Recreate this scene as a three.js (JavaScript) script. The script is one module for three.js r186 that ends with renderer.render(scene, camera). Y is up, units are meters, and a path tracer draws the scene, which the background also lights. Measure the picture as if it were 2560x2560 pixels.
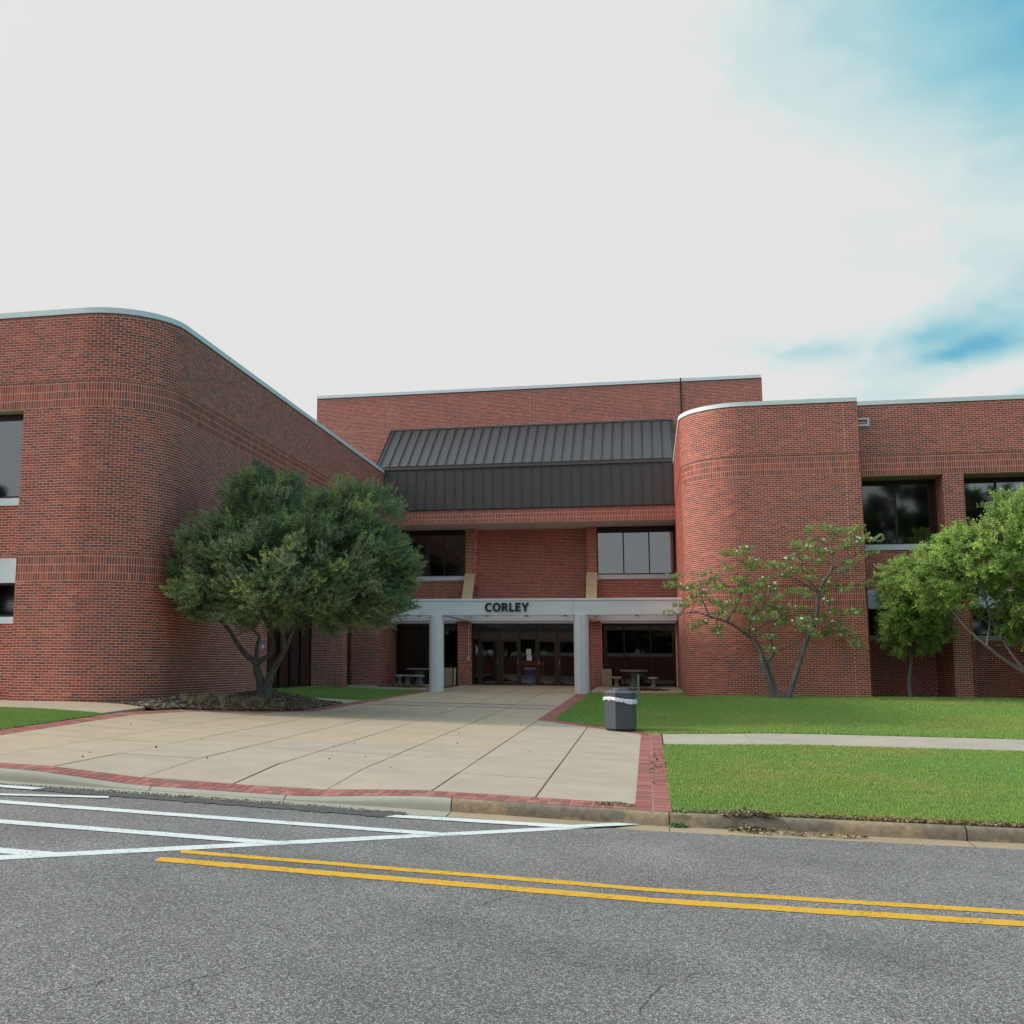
import * as THREE from 'three';
import { mergeGeometries } from 'three/addons/utils/BufferGeometryUtils.js';
import { RoundedBoxGeometry } from 'three/addons/geometries/RoundedBoxGeometry.js';
import { TextGeometry } from 'three/addons/geometries/TextGeometry.js';
import { FontLoader } from 'three/addons/loaders/FontLoader.js';

// ------------------------------------------------------------------ camera, sky, sun, exposure
// World: x runs along the building front, y up, the building lies towards -z. Level y = 0 is the foot of the brick walls.
const scene = new THREE.Scene();
const EYE = new THREE.Vector3(0, 0.974, 0), YAW = -0.2263, PITCH = 0.1361, ROLL = 0.0075, FOCAL = 2760.7;
const camera = new THREE.PerspectiveCamera(2 * Math.atan(1280 / FOCAL) * 180 / Math.PI, 1, 0.1, 900);
{
  const fw = new THREE.Vector3(Math.sin(YAW) * Math.cos(PITCH), Math.sin(PITCH), -Math.cos(YAW) * Math.cos(PITCH));
  const rt = new THREE.Vector3(Math.cos(YAW), 0, Math.sin(YAW)), up = new THREE.Vector3().crossVectors(rt, fw);
  const r2 = rt.clone().multiplyScalar(Math.cos(ROLL)).addScaledVector(up, Math.sin(ROLL));
  const u2 = up.clone().multiplyScalar(Math.cos(ROLL)).addScaledVector(rt, -Math.sin(ROLL));
  camera.position.copy(EYE);
  camera.quaternion.setFromRotationMatrix(new THREE.Matrix4().makeBasis(r2, u2, fw.clone().negate()));
  camera.setViewOffset(2560, 2560, 296.5, 0, 2560, 2560);   // the photograph is a crop whose optical axis lies left of its middle
}
const renderer = new THREE.WebGLRenderer({ antialias: true });
renderer.toneMapping = THREE.LinearToneMapping;
renderer.toneMappingExposure = 1.0;
renderer.shadowMap.enabled = true;

// seeded random numbers and smooth noise
function rng(seed) { let a = seed >>> 0; return () => { a = (a + 0x6D2B79F5) | 0; let t = Math.imul(a ^ (a >>> 15), 1 | a); t = (t + Math.imul(t ^ (t >>> 7), 61 | t)) ^ t; return ((t ^ (t >>> 14)) >>> 0) / 4294967296; }; }
function hash2(x, y, s = 0) { let h = Math.imul(x | 0, 374761393) ^ Math.imul(y | 0, 668265263) ^ Math.imul(s | 0, 2147483647 ^ 0x5bd1e995); h = Math.imul(h ^ (h >>> 13), 1274126177); h ^= h >>> 16; h = Math.imul(h, 2246822519); return ((h ^ (h >>> 15)) >>> 0) / 4294967296; }
const wrap = (i, p) => p ? ((i % p) + p) % p : i;
function vnoise(x, y, p = 0, s = 0) { const xi = Math.floor(x), yi = Math.floor(y); let fx = x - xi, fy = y - yi; fx = fx * fx * (3 - 2 * fx); fy = fy * fy * (3 - 2 * fy); const a = hash2(wrap(xi, p), wrap(yi, p), s), b = hash2(wrap(xi + 1, p), wrap(yi, p), s), c = hash2(wrap(xi, p), wrap(yi + 1, p), s), d = hash2(wrap(xi + 1, p), wrap(yi + 1, p), s); return a + (b - a) * fx + (c - a) * fy + (a - b - c + d) * fx * fy; }
function fbm(x, y, oct = 4, p = 0, s = 0) { let v = 0, a = 0.5, t = 0; for (let i = 0; i < oct; i++) { v += a * vnoise(x, y, p, s + i * 17); t += a; x *= 2; y *= 2; p *= 2; a *= 0.5; } return v / t; }
const clamp = (x, a = 0, b = 1) => Math.min(b, Math.max(a, x)), lerp = (a, b, t) => a + (b - a) * t;
const sstep = (a, b, x) => { const t = clamp((x - a) / (b - a)); return t * t * (3 - 2 * t); };

const SUN = new THREE.Vector3(-1, 0.56, 0.10).normalize();
{
  const W = 2048, H = 1024, data = new Float32Array(W * H * 4);
  const stops = [[0, .768, .772, .768], [.14, .69, .775, .765], [.36, .56, .72, .74], [.66, .33, .61, .685], [1, .16, .46, .62]];
  for (let j = 0; j < H; j++) for (let i = 0; i < W; i++) {
    const el = ((j + .5) / H - .5) * Math.PI, phi = ((i + .5) / W - .5) * 2 * Math.PI;
    const dx = Math.cos(el) * Math.cos(phi), dy = Math.sin(el), dz = Math.cos(el) * Math.sin(phi);
    const az = Math.atan2(dx, -dz) * 180 / Math.PI, e = el * 180 / Math.PI;
    let r, g, b;
    if (e > -3) {
      const px = dx / (dy + .35), pz = dz / (dy + .35);
      const n = fbm(px * 3.1 + 40, pz * 3.1 + 40, 5, 0, 3) - .5, n2 = fbm(px * 9 + 11 + n * 2.5, pz * 9 + 7 - n * 2, 5, 0, 9) - .5, n3 = fbm(px * 26 + n2 * 6 + 3, pz * 34 + n * 9 + 5, 4, 0, 12) - .5;
      // thin cloud fills the sky on the sun's side; it breaks up to blue to the north-east
      const edge = 3.5 + 8.5 * Math.exp(-(((e - 21) / 6.5) ** 2)) + 3 * sstep(16, 12, e);
      let t = (az - edge) / 19 + sstep(20, 31, e) * sstep(11, 20, az) * .42 - sstep(24, 33, e) * sstep(12, 3, az) * .06 + n * .5 + n2 * .5 + n3 * .22 + .03;
      t = az < -60 ? 0 : t * sstep(170, 110, az) * (az > 24 ? lerp(1, .8, sstep(24, 50, az)) : 1);
      t = clamp(t, 0, az > 24 ? .8 : 1);
      const streak = (c0, c1, w, h, tilt) => Math.exp(-(((az - c0) / w) ** 2) - (((e - c1 - tilt * (az - c0)) / h) ** 2));
      if (Math.abs(az - 12) < 16) {
        t += (.46 * streak(14.9, 14.45, 2.2, .42, .22) + .30 * streak(13.4, 15.5, 1.9, .5, .1) + .36 * streak(8.6, 15.2, 2.8, .5, -.12)) * (1 + n2 * 2.6 + n3 * 1.2);
        t -= .95 * streak(16.6, 13.1, 3.0, .7, .25) + .35 * streak(11.5, 17.2, 3.5, .8, .05) + .3 * streak(6.5, 13.6, 3, .5, 0);
      }
      t = clamp(t);
      let k = 0; while (k < stops.length - 2 && t > stops[k + 1][0]) k++;
      const f = clamp((t - stops[k][0]) / (stops[k + 1][0] - stops[k][0]));
      r = lerp(stops[k][1], stops[k + 1][1], f); g = lerp(stops[k][2], stops[k + 1][2], f); b = lerp(stops[k][3], stops[k + 1][3], f);
      const up = 1 + .28 * sstep(34, 80, e); r *= up; g *= up; b *= up;         // the cloud deck is brighter overhead
      const c = dx * SUN.x + dy * SUN.y + dz * SUN.z;                             // the sun's glow through thin cloud
      const glow = 2.4 * Math.exp(-(1 - c) / .075) + 4.0 * Math.exp(-(1 - c) / .02); r += glow; g += glow * .97; b += glow * .92;
    } else { r = .16; g = .17; b = .14; }
    const o = (j * W + i) * 4; data[o] = r; data[o + 1] = g; data[o + 2] = b; data[o + 3] = 1;
  }
  const tex = new THREE.DataTexture(data, W, H, THREE.RGBAFormat, THREE.FloatType);
  tex.mapping = THREE.EquirectangularReflectionMapping; tex.magFilter = tex.minFilter = THREE.LinearFilter; tex.needsUpdate = true;
  scene.background = tex; scene.environment = tex;
}
const sun = new THREE.DirectionalLight(new THREE.Color(1, .91, .78), 2.1);
sun.position.copy(SUN).multiplyScalar(120).add(new THREE.Vector3(-4, 0, -30)); sun.target.position.set(-4, 0, -30);
sun.castShadow = true; sun.shadow.radius = 9; sun.shadow.mapSize.set(4096, 4096);
Object.assign(sun.shadow.camera, { left: -55, right: 55, top: 55, bottom: -55, near: 1, far: 260 });
scene.add(sun, sun.target);

// ------------------------------------------------------------------ helpers
const used = new Map();
function numbered(n) { const k = used.get(n) || 0; used.set(n, k + 1); return k ? n + '_' + String(k).padStart(3, '0') : n; }
function finish(o) { o.castShadow = o.receiveShadow = true; return o; }
function mesh(name, geo, mat, parent) { const m = finish(new THREE.Mesh(geo, mat)); m.name = name; if (parent) parent.add(m); return m; }
function thing(name, label, category, pos = [0, 0, 0], turn = 0, group) { const o = new THREE.Group(); o.name = numbered(name); o.position.set(...pos); o.rotation.y = turn; o.userData = { label, category }; if (group) o.userData.group = group; scene.add(o); return o; }
function part(name, parent) { const g = new THREE.Group(); g.name = name; parent.add(g); return g; }
function structure(name, o, label) { o.name = numbered(name); o.userData.kind = 'structure'; o.userData.label = label; o.userData.category = name.split('_').pop(); scene.add(o); return o; }
function stuff(o) { o.userData.kind = 'stuff'; return o; }
function bufferGeo(pos, idx, uv, col) { const g = new THREE.BufferGeometry(); g.setAttribute('position', new THREE.Float32BufferAttribute(pos, 3)); if (uv) g.setAttribute('uv', new THREE.Float32BufferAttribute(uv, 2)); if (col) g.setAttribute('color', new THREE.Float32BufferAttribute(col, 3)); if (idx) g.setIndex(idx); g.computeVertexNormals(); return g; }
function box(x0, x1, y0, y1, z0, z1) { const g = new THREE.BoxGeometry(Math.abs(x1 - x0), Math.abs(y1 - y0), Math.abs(z1 - z0)); g.translate((x0 + x1) / 2, (y0 + y1) / 2, (z0 + z1) / 2); return g; }
function rbox(x0, x1, y0, y1, z0, z1, r = .01) { const g = new RoundedBoxGeometry(Math.abs(x1 - x0), Math.abs(y1 - y0), Math.abs(z1 - z0), 2, r); g.translate((x0 + x1) / 2, (y0 + y1) / 2, (z0 + z1) / 2); return g; }
function merge(list) { return mergeGeometries(list.map((g) => { const h = g.index ? g.toNonIndexed() : g; for (const k of Object.keys(h.attributes)) if (!['position', 'normal', 'uv'].includes(k)) h.deleteAttribute(k); if (!h.attributes.uv) h.setAttribute('uv', new THREE.Float32BufferAttribute(new Float32Array(h.attributes.position.count * 2), 2)); return h; })); }
const C = (r, g, b) => new THREE.Color().setRGB(r, g, b);
function mat(r, g, b, rough = .9, o = {}) { return new THREE.MeshStandardMaterial({ color: C(r, g, b), roughness: rough, ...o }); }
const toS = (v) => { v = clamp(v); return Math.round(255 * (v <= .0031308 ? 12.92 * v : 1.055 * Math.pow(v, 1 / 2.4) - .055)); };
function texture(n, fn, metres, colour = true) {
  const d = new Uint8Array(n * n * 4), c = [0, 0, 0];
  for (let j = 0; j < n; j++) for (let i = 0; i < n; i++) { fn(i, j, c); const o = (j * n + i) * 4; for (let k = 0; k < 3; k++) d[o + k] = colour ? toS(c[k]) : Math.round(255 * clamp(c[k])); d[o + 3] = 255; }
  const t = new THREE.DataTexture(d, n, n, THREE.RGBAFormat); t.wrapS = t.wrapT = THREE.RepeatWrapping; t.magFilter = THREE.LinearFilter; t.minFilter = THREE.LinearMipmapLinearFilter; t.generateMipmaps = true;
  if (colour) t.colorSpace = THREE.SRGBColorSpace; t.repeat.set(1 / metres, 1 / metres); t.needsUpdate = true; return t;
}
// clip a polygon [[x, z], ...] to an axis-aligned rectangle
function clipRect(poly, x0, x1, z0, z1) {
  let p = poly;
  for (const [ax, lim, sg] of [[0, x0, 1], [0, x1, -1], [1, z0, 1], [1, z1, -1]]) {
    const q = [];
    for (let i = 0; i < p.length; i++) { const a = p[i], b = p[(i + 1) % p.length], da = (a[ax] - lim) * sg, db = (b[ax] - lim) * sg; if (da >= 0) q.push(a); if ((da >= 0) !== (db >= 0)) { const t = da / (da - db); q.push([a[0] + (b[0] - a[0]) * t, a[1] + (b[1] - a[1]) * t]); } }
    p = q; if (p.length < 3) return [];
  }
  return p;
}
function inside(poly, x, z) { let c = false; for (let i = 0, j = poly.length - 1; i < poly.length; j = i++) { const [xi, zi] = poly[i], [xj, zj] = poly[j]; if ((zi > z) !== (zj > z) && x < (xj - xi) * (z - zi) / (zj - zi) + xi) c = !c; } return c; }
const area = (p) => { let a = 0; for (let i = 0; i < p.length; i++) { const [x, z] = p[i], [u, v] = p[(i + 1) % p.length]; a += x * v - u * z; } return a / 2; };
// a sheet over polygon(s) given in (x, distance): height h(x, d), metres as uv
function sheet(poly, step, h, tint) {
  const pos = [], uv = [], idx = [], col = []; const xs = poly.map((p) => p[0]), zs = poly.map((p) => p[1]);
  const X0 = Math.floor(Math.min(...xs) / step), X1 = Math.ceil(Math.max(...xs) / step), Z0 = Math.floor(Math.min(...zs) / step), Z1 = Math.ceil(Math.max(...zs) / step);
  for (let a = X0; a < X1; a++) for (let b = Z0; b < Z1; b++) {
    let c = clipRect(poly, a * step, (a + 1) * step, b * step, (b + 1) * step); if (c.length < 3) continue; if (area(c) > 0) c = c.slice().reverse();
    for (const t of THREE.ShapeUtils.triangulateShape(c.map((p) => new THREE.Vector2(p[0], p[1])), [])) { const s = pos.length / 3; const tri = t.map((k) => c[k]); if (area(tri) > 0) tri.reverse(); for (const [x, d] of tri) { pos.push(x, h(x, d), -d); uv.push(x, d); if (tint) col.push(...tint(x, d)); } idx.push(s, s + 2, s + 1); }
  }
  const g = bufferGeo(pos, idx, uv, tint ? col : null); return g;
}
// ------------------------------------------------------------------ lie of the land (d = distance along -z)
const kerbY = (x) => { x = clamp(x, -16, 14); return -.65 - (x < 0 ? .03 : .01) * x; };       // top of the full-height kerb
const roadY = (x) => kerbY(x) - .15;
const dip = (x) => .10 * sstep(-8.0, -6.0, x) * sstep(-2.4, -4.4, x);                         // dropped kerb
function gY(x, d) {
  const K = kerbY(x);
  const ym = d < 42.6 ? K + (-.1 - K) * (d - 13.2) / 29.4 : -.1 + .1 * clamp((d - 42.6) / 7);
  const yl = Math.min(0, K * (1 - (d - 13.2) / 11.2)), yr = Math.min(0, K * (1 - (d - 13.2) / 24.9));
  const wl = 1 - sstep(-13.5, -8.5, x), wr = sstep(0, 3, x);
  return ym + (yl - ym) * wl + (yr - ym) * wr - dip(x) * clamp(1 - (d - 13.05) / 2.3);
}
// materials of the ground
const asphaltTex = (() => {
  const n = 2048, cell = 4.2, m = Math.round(n / cell), cs = n / m;
  return texture(n, (i, j, c) => {
    const cx = Math.floor(i / cs), cy = Math.floor(j / cs); let f1 = 9e9, f2 = 9e9, bi = 0, bj = 0;
    for (let a = -1; a < 2; a++) for (let b = -1; b < 2; b++) { const gx = cx + a, gy = cy + b, wx = wrap(gx, m), wy = wrap(gy, m); const dx = (gx + hash2(wx, wy, 1)) * cs - i, dy = (gy + hash2(wx, wy, 2)) * cs - j, dd = dx * dx + dy * dy; if (dd < f1) { f2 = f1; f1 = dd; bi = wx; bj = wy; } else if (dd < f2) f2 = dd; }
    const e = Math.sqrt(f2) - Math.sqrt(f1), h = hash2(bi, bj, 5), hue = hash2(bi, bj, 6);
    const v = .09 + sstep(.1, 1.7, e) * (.14 + .46 * h * h + .13 * h) * (hash2(bi, bj, 8) > .16 ? 1 : .25);
    const w = .9 + .25 * (fbm(i / n * 9, j / n * 9, 3, 9, 4) - .5);
    c[0] = v * w * (1.035 + (hue > .8 ? .12 : 0)); c[1] = v * w; c[2] = v * w * (1.0 - (hue > .8 ? .14 : -.03));
  }, 6);
})();
const concreteTex = texture(1024, (i, j, c) => {
  const n = 1024, a = fbm(i / n * 8, j / n * 8, 5, 8, 21), b = vnoise(i / 2.5, j / 2.5, 0, 22), s = hash2(i, j, 23);
  const v = .86 + .20 * (a - .5) + .10 * (b - .5) - (s > .985 ? .18 : 0);
  c[0] = v; c[1] = v * .995; c[2] = v * (.97 + .05 * (fbm(i / n * 3, j / n * 3, 3, 3, 29) - .5)); for (let k = 0; k < 3; k++) c[k] *= .86;
}, 3.2);
const roughTex = texture(512, (i, j, c) => { const v = .5 + .5 * (fbm(i / 512 * 24, j / 512 * 24, 4, 24, 31) - .5) + .3 * (hash2(i, j, 33) - .5); c[0] = c[1] = c[2] = v; }, 1.1, false);
const turfTex = texture(1024, (i, j, c) => { const n = 1024, a = fbm(i / n * 7, j / n * 7, 4, 7, 41), b = fbm(i / n * 128, j / n * 128, 2, 128, 43), s = hash2(i, j, 44); const v = (.45 + 1.1 * b) * (.75 + .5 * s); c[0] = .11 * v * (.8 + .6 * a); c[1] = .18 * v * (.85 + .35 * a); c[2] = .04 * v; }, 3);
const soilTex = texture(1024, (i, j, c) => { const n = 1024, b = fbm(i / n * 90, j / n * 90, 3, 90, 53), s = hash2(i, j, 54), a = fbm(i / n * 12, j / n * 12, 3, 12, 55); const v = (.35 + 1.2 * b) * (.7 + .6 * s) * (.7 + .6 * a); c[0] = .15 * v; c[1] = .10 * v; c[2] = .065 * v; }, 2.2);
const stainTex = texture(1024, (i, j, c) => { const n = 1024, a = fbm(i / n * 5, j / n * 9, 4, 5, 151), b = fbm(i / n * 40, j / n * 40, 3, 40, 152), s = hash2(i >> 1, j >> 1, 153), g = sstep(.45, .62, a), v = (.62 + .7 * b) * (s > .96 ? 1.7 : s < .05 ? .5 : 1) * .92; c[0] = lerp(.37, .23, g) * v; c[1] = lerp(.275, .19, g) * v; c[2] = lerp(.175, .145, g) * v; }, 2.2);
const mAsphalt = new THREE.MeshStandardMaterial({ map: asphaltTex, roughness: .92, bumpMap: asphaltTex, bumpScale: .006, vertexColors: true });
const concrete = (r, g, b, o = {}) => new THREE.MeshStandardMaterial({ color: C(r, g, b), map: concreteTex, bumpMap: roughTex, bumpScale: .0015, roughness: .92, ...o });
const mSoil = new THREE.MeshStandardMaterial({ map: soilTex, roughness: 1, bumpMap: soilTex, bumpScale: .02 });
const mTurf = new THREE.MeshStandardMaterial({ map: turfTex, roughness: 1, bumpMap: turfTex, bumpScale: .03 });

// the ground as one sheet to the horizon, a little below everything laid on it
{
  const gx = [-400, -250, -150, -90, -60, -45, -35, -28, -22], gz = [-300, -200, -120, -80, -50, -30, -20, -13, -7.2, -7];
  for (let x = -20; x <= 16; x += 1) gx.push(x); gx.push(20, 26, 35, 50, 75, 120, 220, 400);
  for (let d = -2; d <= 12; d += 3) gz.push(d); gz.push(12.9, 13.06); for (let d = 14; d <= 54; d += 1) gz.push(d); gz.push(60, 75, 100, 160, 260, 420);
  const pos = [], uv = [], idx = [], W = gx.length;
  for (const d of gz) for (const x of gx) { pos.push(x, d > 13 ? gY(x, Math.max(13.2, Math.min(d, 60))) - .07 : d > -7.1 ? roadY(x) - .07 : roadY(x) + .1, -d); uv.push(x, d); }
  for (let j = 0; j < gz.length - 1; j++) for (let i = 0; i < W - 1; i++) { const a = j * W + i; idx.push(a, a + 1, a + W, a + 1, a + W + 1, a + W); }
  structure('ground', finish(new THREE.Mesh(bufferGeo(pos, idx, uv), mSoil)), 'bare brown soil under and around the lawns and paving');
}
// road
const road = structure('road', finish(new THREE.Mesh(sheet([[-70, -7], [70, -7], [70, 12.6], [-70, 12.6]], .7, (x) => roadY(x) + .0, (x, d) => { const v = .86 + .34 * (fbm(x * .55 + 50, d * .8 + 50, 4, 0, 61) - .5) + .30 * (fbm(x * 1.6 + 9, d * 2.2 + 9, 4, 0, 62) - .5) - .16 * sstep(.62, .74, fbm(x * .8 + 30, d * 1.3 + 60, 4, 0, 64)); const w = .05 * (fbm(x * .3 + 3, d * .3 + 3, 2, 0, 63) - .5); return [v * (1 + w), v, v * (1 - w)]; }), mAsphalt)), 'worn grey asphalt road with white hatching and a double yellow line');
function ragged(quad, amp, seed, y = .004) {   // a painted bar with slightly uneven edges: quad = [[x,d] start-near, end-near, end-far, start-far]
  const R = rng(seed), [a, b, c, e] = quad, L = Math.hypot(b[0] - a[0], b[1] - a[1]), n = Math.max(4, Math.round(L / .035)), pos = [], idx = [], uv = [];
  for (let i = 0; i <= n; i++) { const t = i / n, end = i === 0 || i === n; for (const [p, q, sg] of [[a, b, -1], [e, c, 1]]) { const x = lerp(p[0], q[0], t) + (end ? (R() - .5) * .03 : 0), d = lerp(p[1], q[1], t) + (R() - .5) * amp + (fbm(x * 3, d0(p) * 5, 2, 0, seed) - .5) * amp; pos.push(x, roadY(x) + y + .013 * sstep(12.3, 12.52, d), -d); uv.push(x, d); } }
  function d0(p) { return p[1]; }
  for (let i = 0; i < n; i++) { const s = i * 2; idx.push(s, s + 2, s + 1, s + 1, s + 2, s + 3); }
  return bufferGeo(pos, idx, uv);
}
const paintTex = texture(1024, (i, j, c) => { const n = 1024; const a = fbm(i / n * 120, j / n * 120, 2, 120, 71), b = fbm(i / n * 14, j / n * 14, 3, 14, 72); const worn = sstep(.66, .80, a * .75 + b * .35); const v = lerp(1, .55, worn) * (.93 + .14 * vnoise(i / 2, j / 2, 0, 73)); c[0] = c[1] = c[2] = v; }, 2.6);
const mWhite = new THREE.MeshStandardMaterial({ color: C(.74, .77, .78), map: paintTex, roughness: .75, bumpMap: asphaltTex, bumpScale: .004 });
const mYellow = new THREE.MeshStandardMaterial({ color: C(.74, .41, .022), map: paintTex, roughness: .75, bumpMap: asphaltTex, bumpScale: .004 });
{
  const dg = (x) => 8.37 + (x + 5.2) * .898;                                   // the long diagonal of the hatching
  const bars = [
    [[-9, dg(-9)], [.16, dg(.16)], [.10, dg(.10) + .24], [-9, dg(-9) + .30]],
    [[-30, 8.62], [-4.95, 8.62], [-4.7, 8.85], [-30, 8.85]], [[-30, 10.02], [-3.43, 9.99], [-3.2, 10.2], [-30, 10.26]],
    [[-30, 11.23], [-2.1, 11.19], [-1.87, 11.4], [-30, 11.49]], [[-2.95, 12.2], [-.84, 12.32], [-.64, 12.5], [-2.8, 12.39]],
    [[-30, 12.42], [-7.3, 12.36], [-7.2, 12.5], [-30, 12.51]], [[-7.4, 11.72], [-6.15, 12.12], [-6.25, 12.26], [-7.5, 11.84]]];
  bars.forEach((q, i) => mesh('white_marking', ragged(q, .009, 100 + i, .004 + i * .0012), mWhite, road));
  mesh('yellow_marking', ragged([[-4.02, 9.27], [40, 9.28], [40, 9.47], [-4.08, 9.42]], .018, 120), mYellow, road);
  mesh('yellow_marking', ragged([[-4.05, 8.84], [40, 8.88], [40, 9.08], [-4.1, 9.03]], .018, 121), mYellow, road);
  // cracks in the asphalt
  const mCrack = mat(.035, .033, .03, 1);
  const crack = (pts, w, seed) => { const R = rng(seed), P = []; for (let i = 0; i < pts.length - 1; i++) { const n = 9; for (let k = 0; k < n; k++) { const t = k / n; P.push([lerp(pts[i][0], pts[i + 1][0], t) + (R() - .5) * .035, lerp(pts[i][1], pts[i + 1][1], t) + (R() - .5) * .05]); } } const pos = [], idx = []; P.forEach(([x, d], i) => { const q = P[Math.min(i + 1, P.length - 1)], o = P[Math.max(0, i - 1)], tx = q[0] - o[0], td = q[1] - o[1], L = Math.hypot(tx, td) || 1, ww = w * .62 * (.3 + R()) * Math.sin(Math.PI * clamp((i + .6) / P.length)); for (const s of [-1, 1]) pos.push(x - td / L * ww * s, roadY(x) + .003, -(d + tx / L * ww * s)); if (i) { const s = i * 2; idx.push(s - 2, s, s - 1, s - 1, s, s + 1); } }); mesh('crack', bufferGeo(pos, idx), mCrack, road); };
  crack([[-2.62, 5.2], [-2.55, 5.55], [-2.45, 5.85], [-2.25, 6.15], [-2.05, 6.5]], .006, 1); crack([[-3.1, 5.3], [-2.9, 5.6], [-2.75, 5.8]], .005, 2); crack([[-2.45, 5.85], [-2.3, 5.6], [-2.2, 5.5]], .004, 3);
  crack([[-3.3, 7.2], [-2.7, 7.15], [-2.0, 7.0], [-1.4, 6.9]], .004, 4); crack([[-3.7, 8.75], [-3.55, 8.95], [-3.35, 9.25]], .005, 5); crack([[-1.3, 8.1], [-1.15, 8.5], [-1.0, 8.75]], .006, 6); crack([[-1.0, 8.75], [-1.2, 9.1], [-1.3, 9.25]], .004, 7);
  crack([[-3.7, 8.75], [-3.9, 8.65], [-4.6, 8.4]], .004, 8); crack([[-.4, 5.6], [-.1, 6.1], [.05, 6.7], [.5, 7.3]], .004, 10); crack([[.05, 6.7], [-.5, 7.0], [-.9, 7.6]], .003, 11); crack([[-4.4, 7.6], [-3.9, 7.75], [-3.3, 7.2]], .004, 12); crack([[1.9, 10.4], [1.4, 10.9], [1.3, 11.6]], .004, 13); crack([[-5.6, 10.8], [-4.9, 10.9], [-4.1, 10.6]], .004, 14); crack([[1.2, 8.2], [.9, 8.45], [.75, 8.75]], .003, 9);
}
// gutter and kerb
const mKerbNew = concrete(.52, .50, .44), mKerbOld = new THREE.MeshStandardMaterial({ map: stainTex, bumpMap: stainTex, bumpScale: .012, roughness: .95 }), mGutter = concrete(.50, .46, .39), mSand = concrete(.52, .40, .27);
const kerb = structure('kerb', new THREE.Group(), 'cast concrete kerb along the road, dropped at the plaza and weathered brown beyond');
{
  const sweepX = (x0, x1, prof, step = .2) => { const n = Math.max(1, Math.round((x1 - x0) / step)), pos = [], uv = [], idx = [], m = prof(x0).length; for (let i = 0; i <= n; i++) { const x = lerp(x0, x1, i / n); let len = 0, pr = null; for (const [d, y] of prof(x)) { if (pr) len += Math.hypot(d - pr[0], y - pr[1]); pr = [d, y]; pos.push(x, y, -d); uv.push(x, len); } } for (let i = 0; i < n; i++) for (let k = 0; k < m - 1; k++) { const a = i * m + k; idx.push(a, a + m, a + 1, a + 1, a + m, a + m + 1); } return bufferGeo(pos, idx, uv).toNonIndexed(); };
  const kp = (x) => { const r = roadY(x), h = .15 - dip(x), j = (fbm(x * 2.3 + 70, 3, 3, 0, 81) - .5) * .012 * (x > -2.2 ? 1.6 : .5); return [[12.93 + j, r - .05], [12.94 + j, r + h * .45], [12.955 + j, r + h - .035], [12.985 + j, r + h - .008], [13.02 + j, r + h], [13.09, r + h], [13.09, r - .05]]; };
  const joints = [-40, -34, -28, -22, -16, -11.5, -8.9, -6.05, -4.3, -2.27, .18, 3.2, 6.25, 9.3, 12.3, 15.4, 20, 28, 40];
  for (let i = 0; i < joints.length - 1; i++) mesh('kerb_stone', sweepX(joints[i] + .006, joints[i + 1] - .006, kp).clone(), joints[i] < -2.3 ? mKerbNew : mKerbOld, kerb);
  const gp = (w) => (x) => [[12.45, roadY(x) - .012 * (w < .4 ? 1.35 : .45) - .016 * (fbm(x * 3 + 31, 1, 3, 0, 83) - .5)], [12.945, roadY(x) + .012]];
  for (let i = 0; i < joints.length - 1; i++) { const g = sweepX(joints[i] + .004, joints[i + 1] - .004, gp(joints[i] < -2.3 ? .42 : joints[i] < 0 ? .36 : .3)); for (let k = 0; k < g.attributes.position.count; k++) { /* faces up */ } mesh('gutter_pan', g, joints[i] < -2.3 ? mGutter : mSand, kerb); }
  // a strip of fresh dark patching where the asphalt meets the new gutter
  mesh('asphalt_patch', ragged([[-8.2, 12.36], [-2.9, 12.22], [-2.7, 12.56], [-8.2, 12.6]], .09, 140, .008), new THREE.MeshStandardMaterial({ map: asphaltTex, color: C(.42, .42, .43), roughness: .95, bumpMap: asphaltTex, bumpScale: .008 }), road);
}
// ------------------------------------------------------------------ paving: plaza slabs, brick bands, walks
function slabGeo(poly, h, thick = .11) {   // a slab cut to poly [[x,d]], top following h(x,d)
  let p = poly; if (area(p) < 0) p = p.slice().reverse();
  const n = p.length, pos = [], uv = [], idx = [];
  const top = sheet(p, Math.min(...p.map((q) => q[1])) < 15.6 ? .3 : 1.2, h); pos.push(...top.attributes.position.array); uv.push(...top.attributes.uv.array); idx.push(...top.index.array);
  for (let i = 0; i < n; i++) { const a = p[i], b = p[(i + 1) % n], s = pos.length / 3; for (const [q, y] of [[a, 0], [b, 0], [b, -thick], [a, -thick]]) { pos.push(q[0], h(q[0], q[1]) + y, -q[1]); uv.push(q[0] + q[1], y); } idx.push(s, s + 2, s + 1, s, s + 3, s + 2); }
  return bufferGeo(pos, idx, uv);
}
const PLAZA = [[-10.6, 13.6], [-.2, 13.6], [-.2, 23.8], [-2.65, 26.95], [-2.65, 51.45], [-8.3, 51.45], [-8.3, 27.35], [-10.4, 24.25], [-10.85, 22.3], [-10.65, 17]];
const slabMats = [concrete(.67, .52, .375), concrete(.64, .51, .39), concrete(.61, .505, .41), concrete(.62, .515, .42), concrete(.65, .525, .41), concrete(.56, .455, .395)];
const plaza = structure('plaza', new THREE.Group(), 'tan concrete entrance plaza in jointed slabs edged with red brick');
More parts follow.
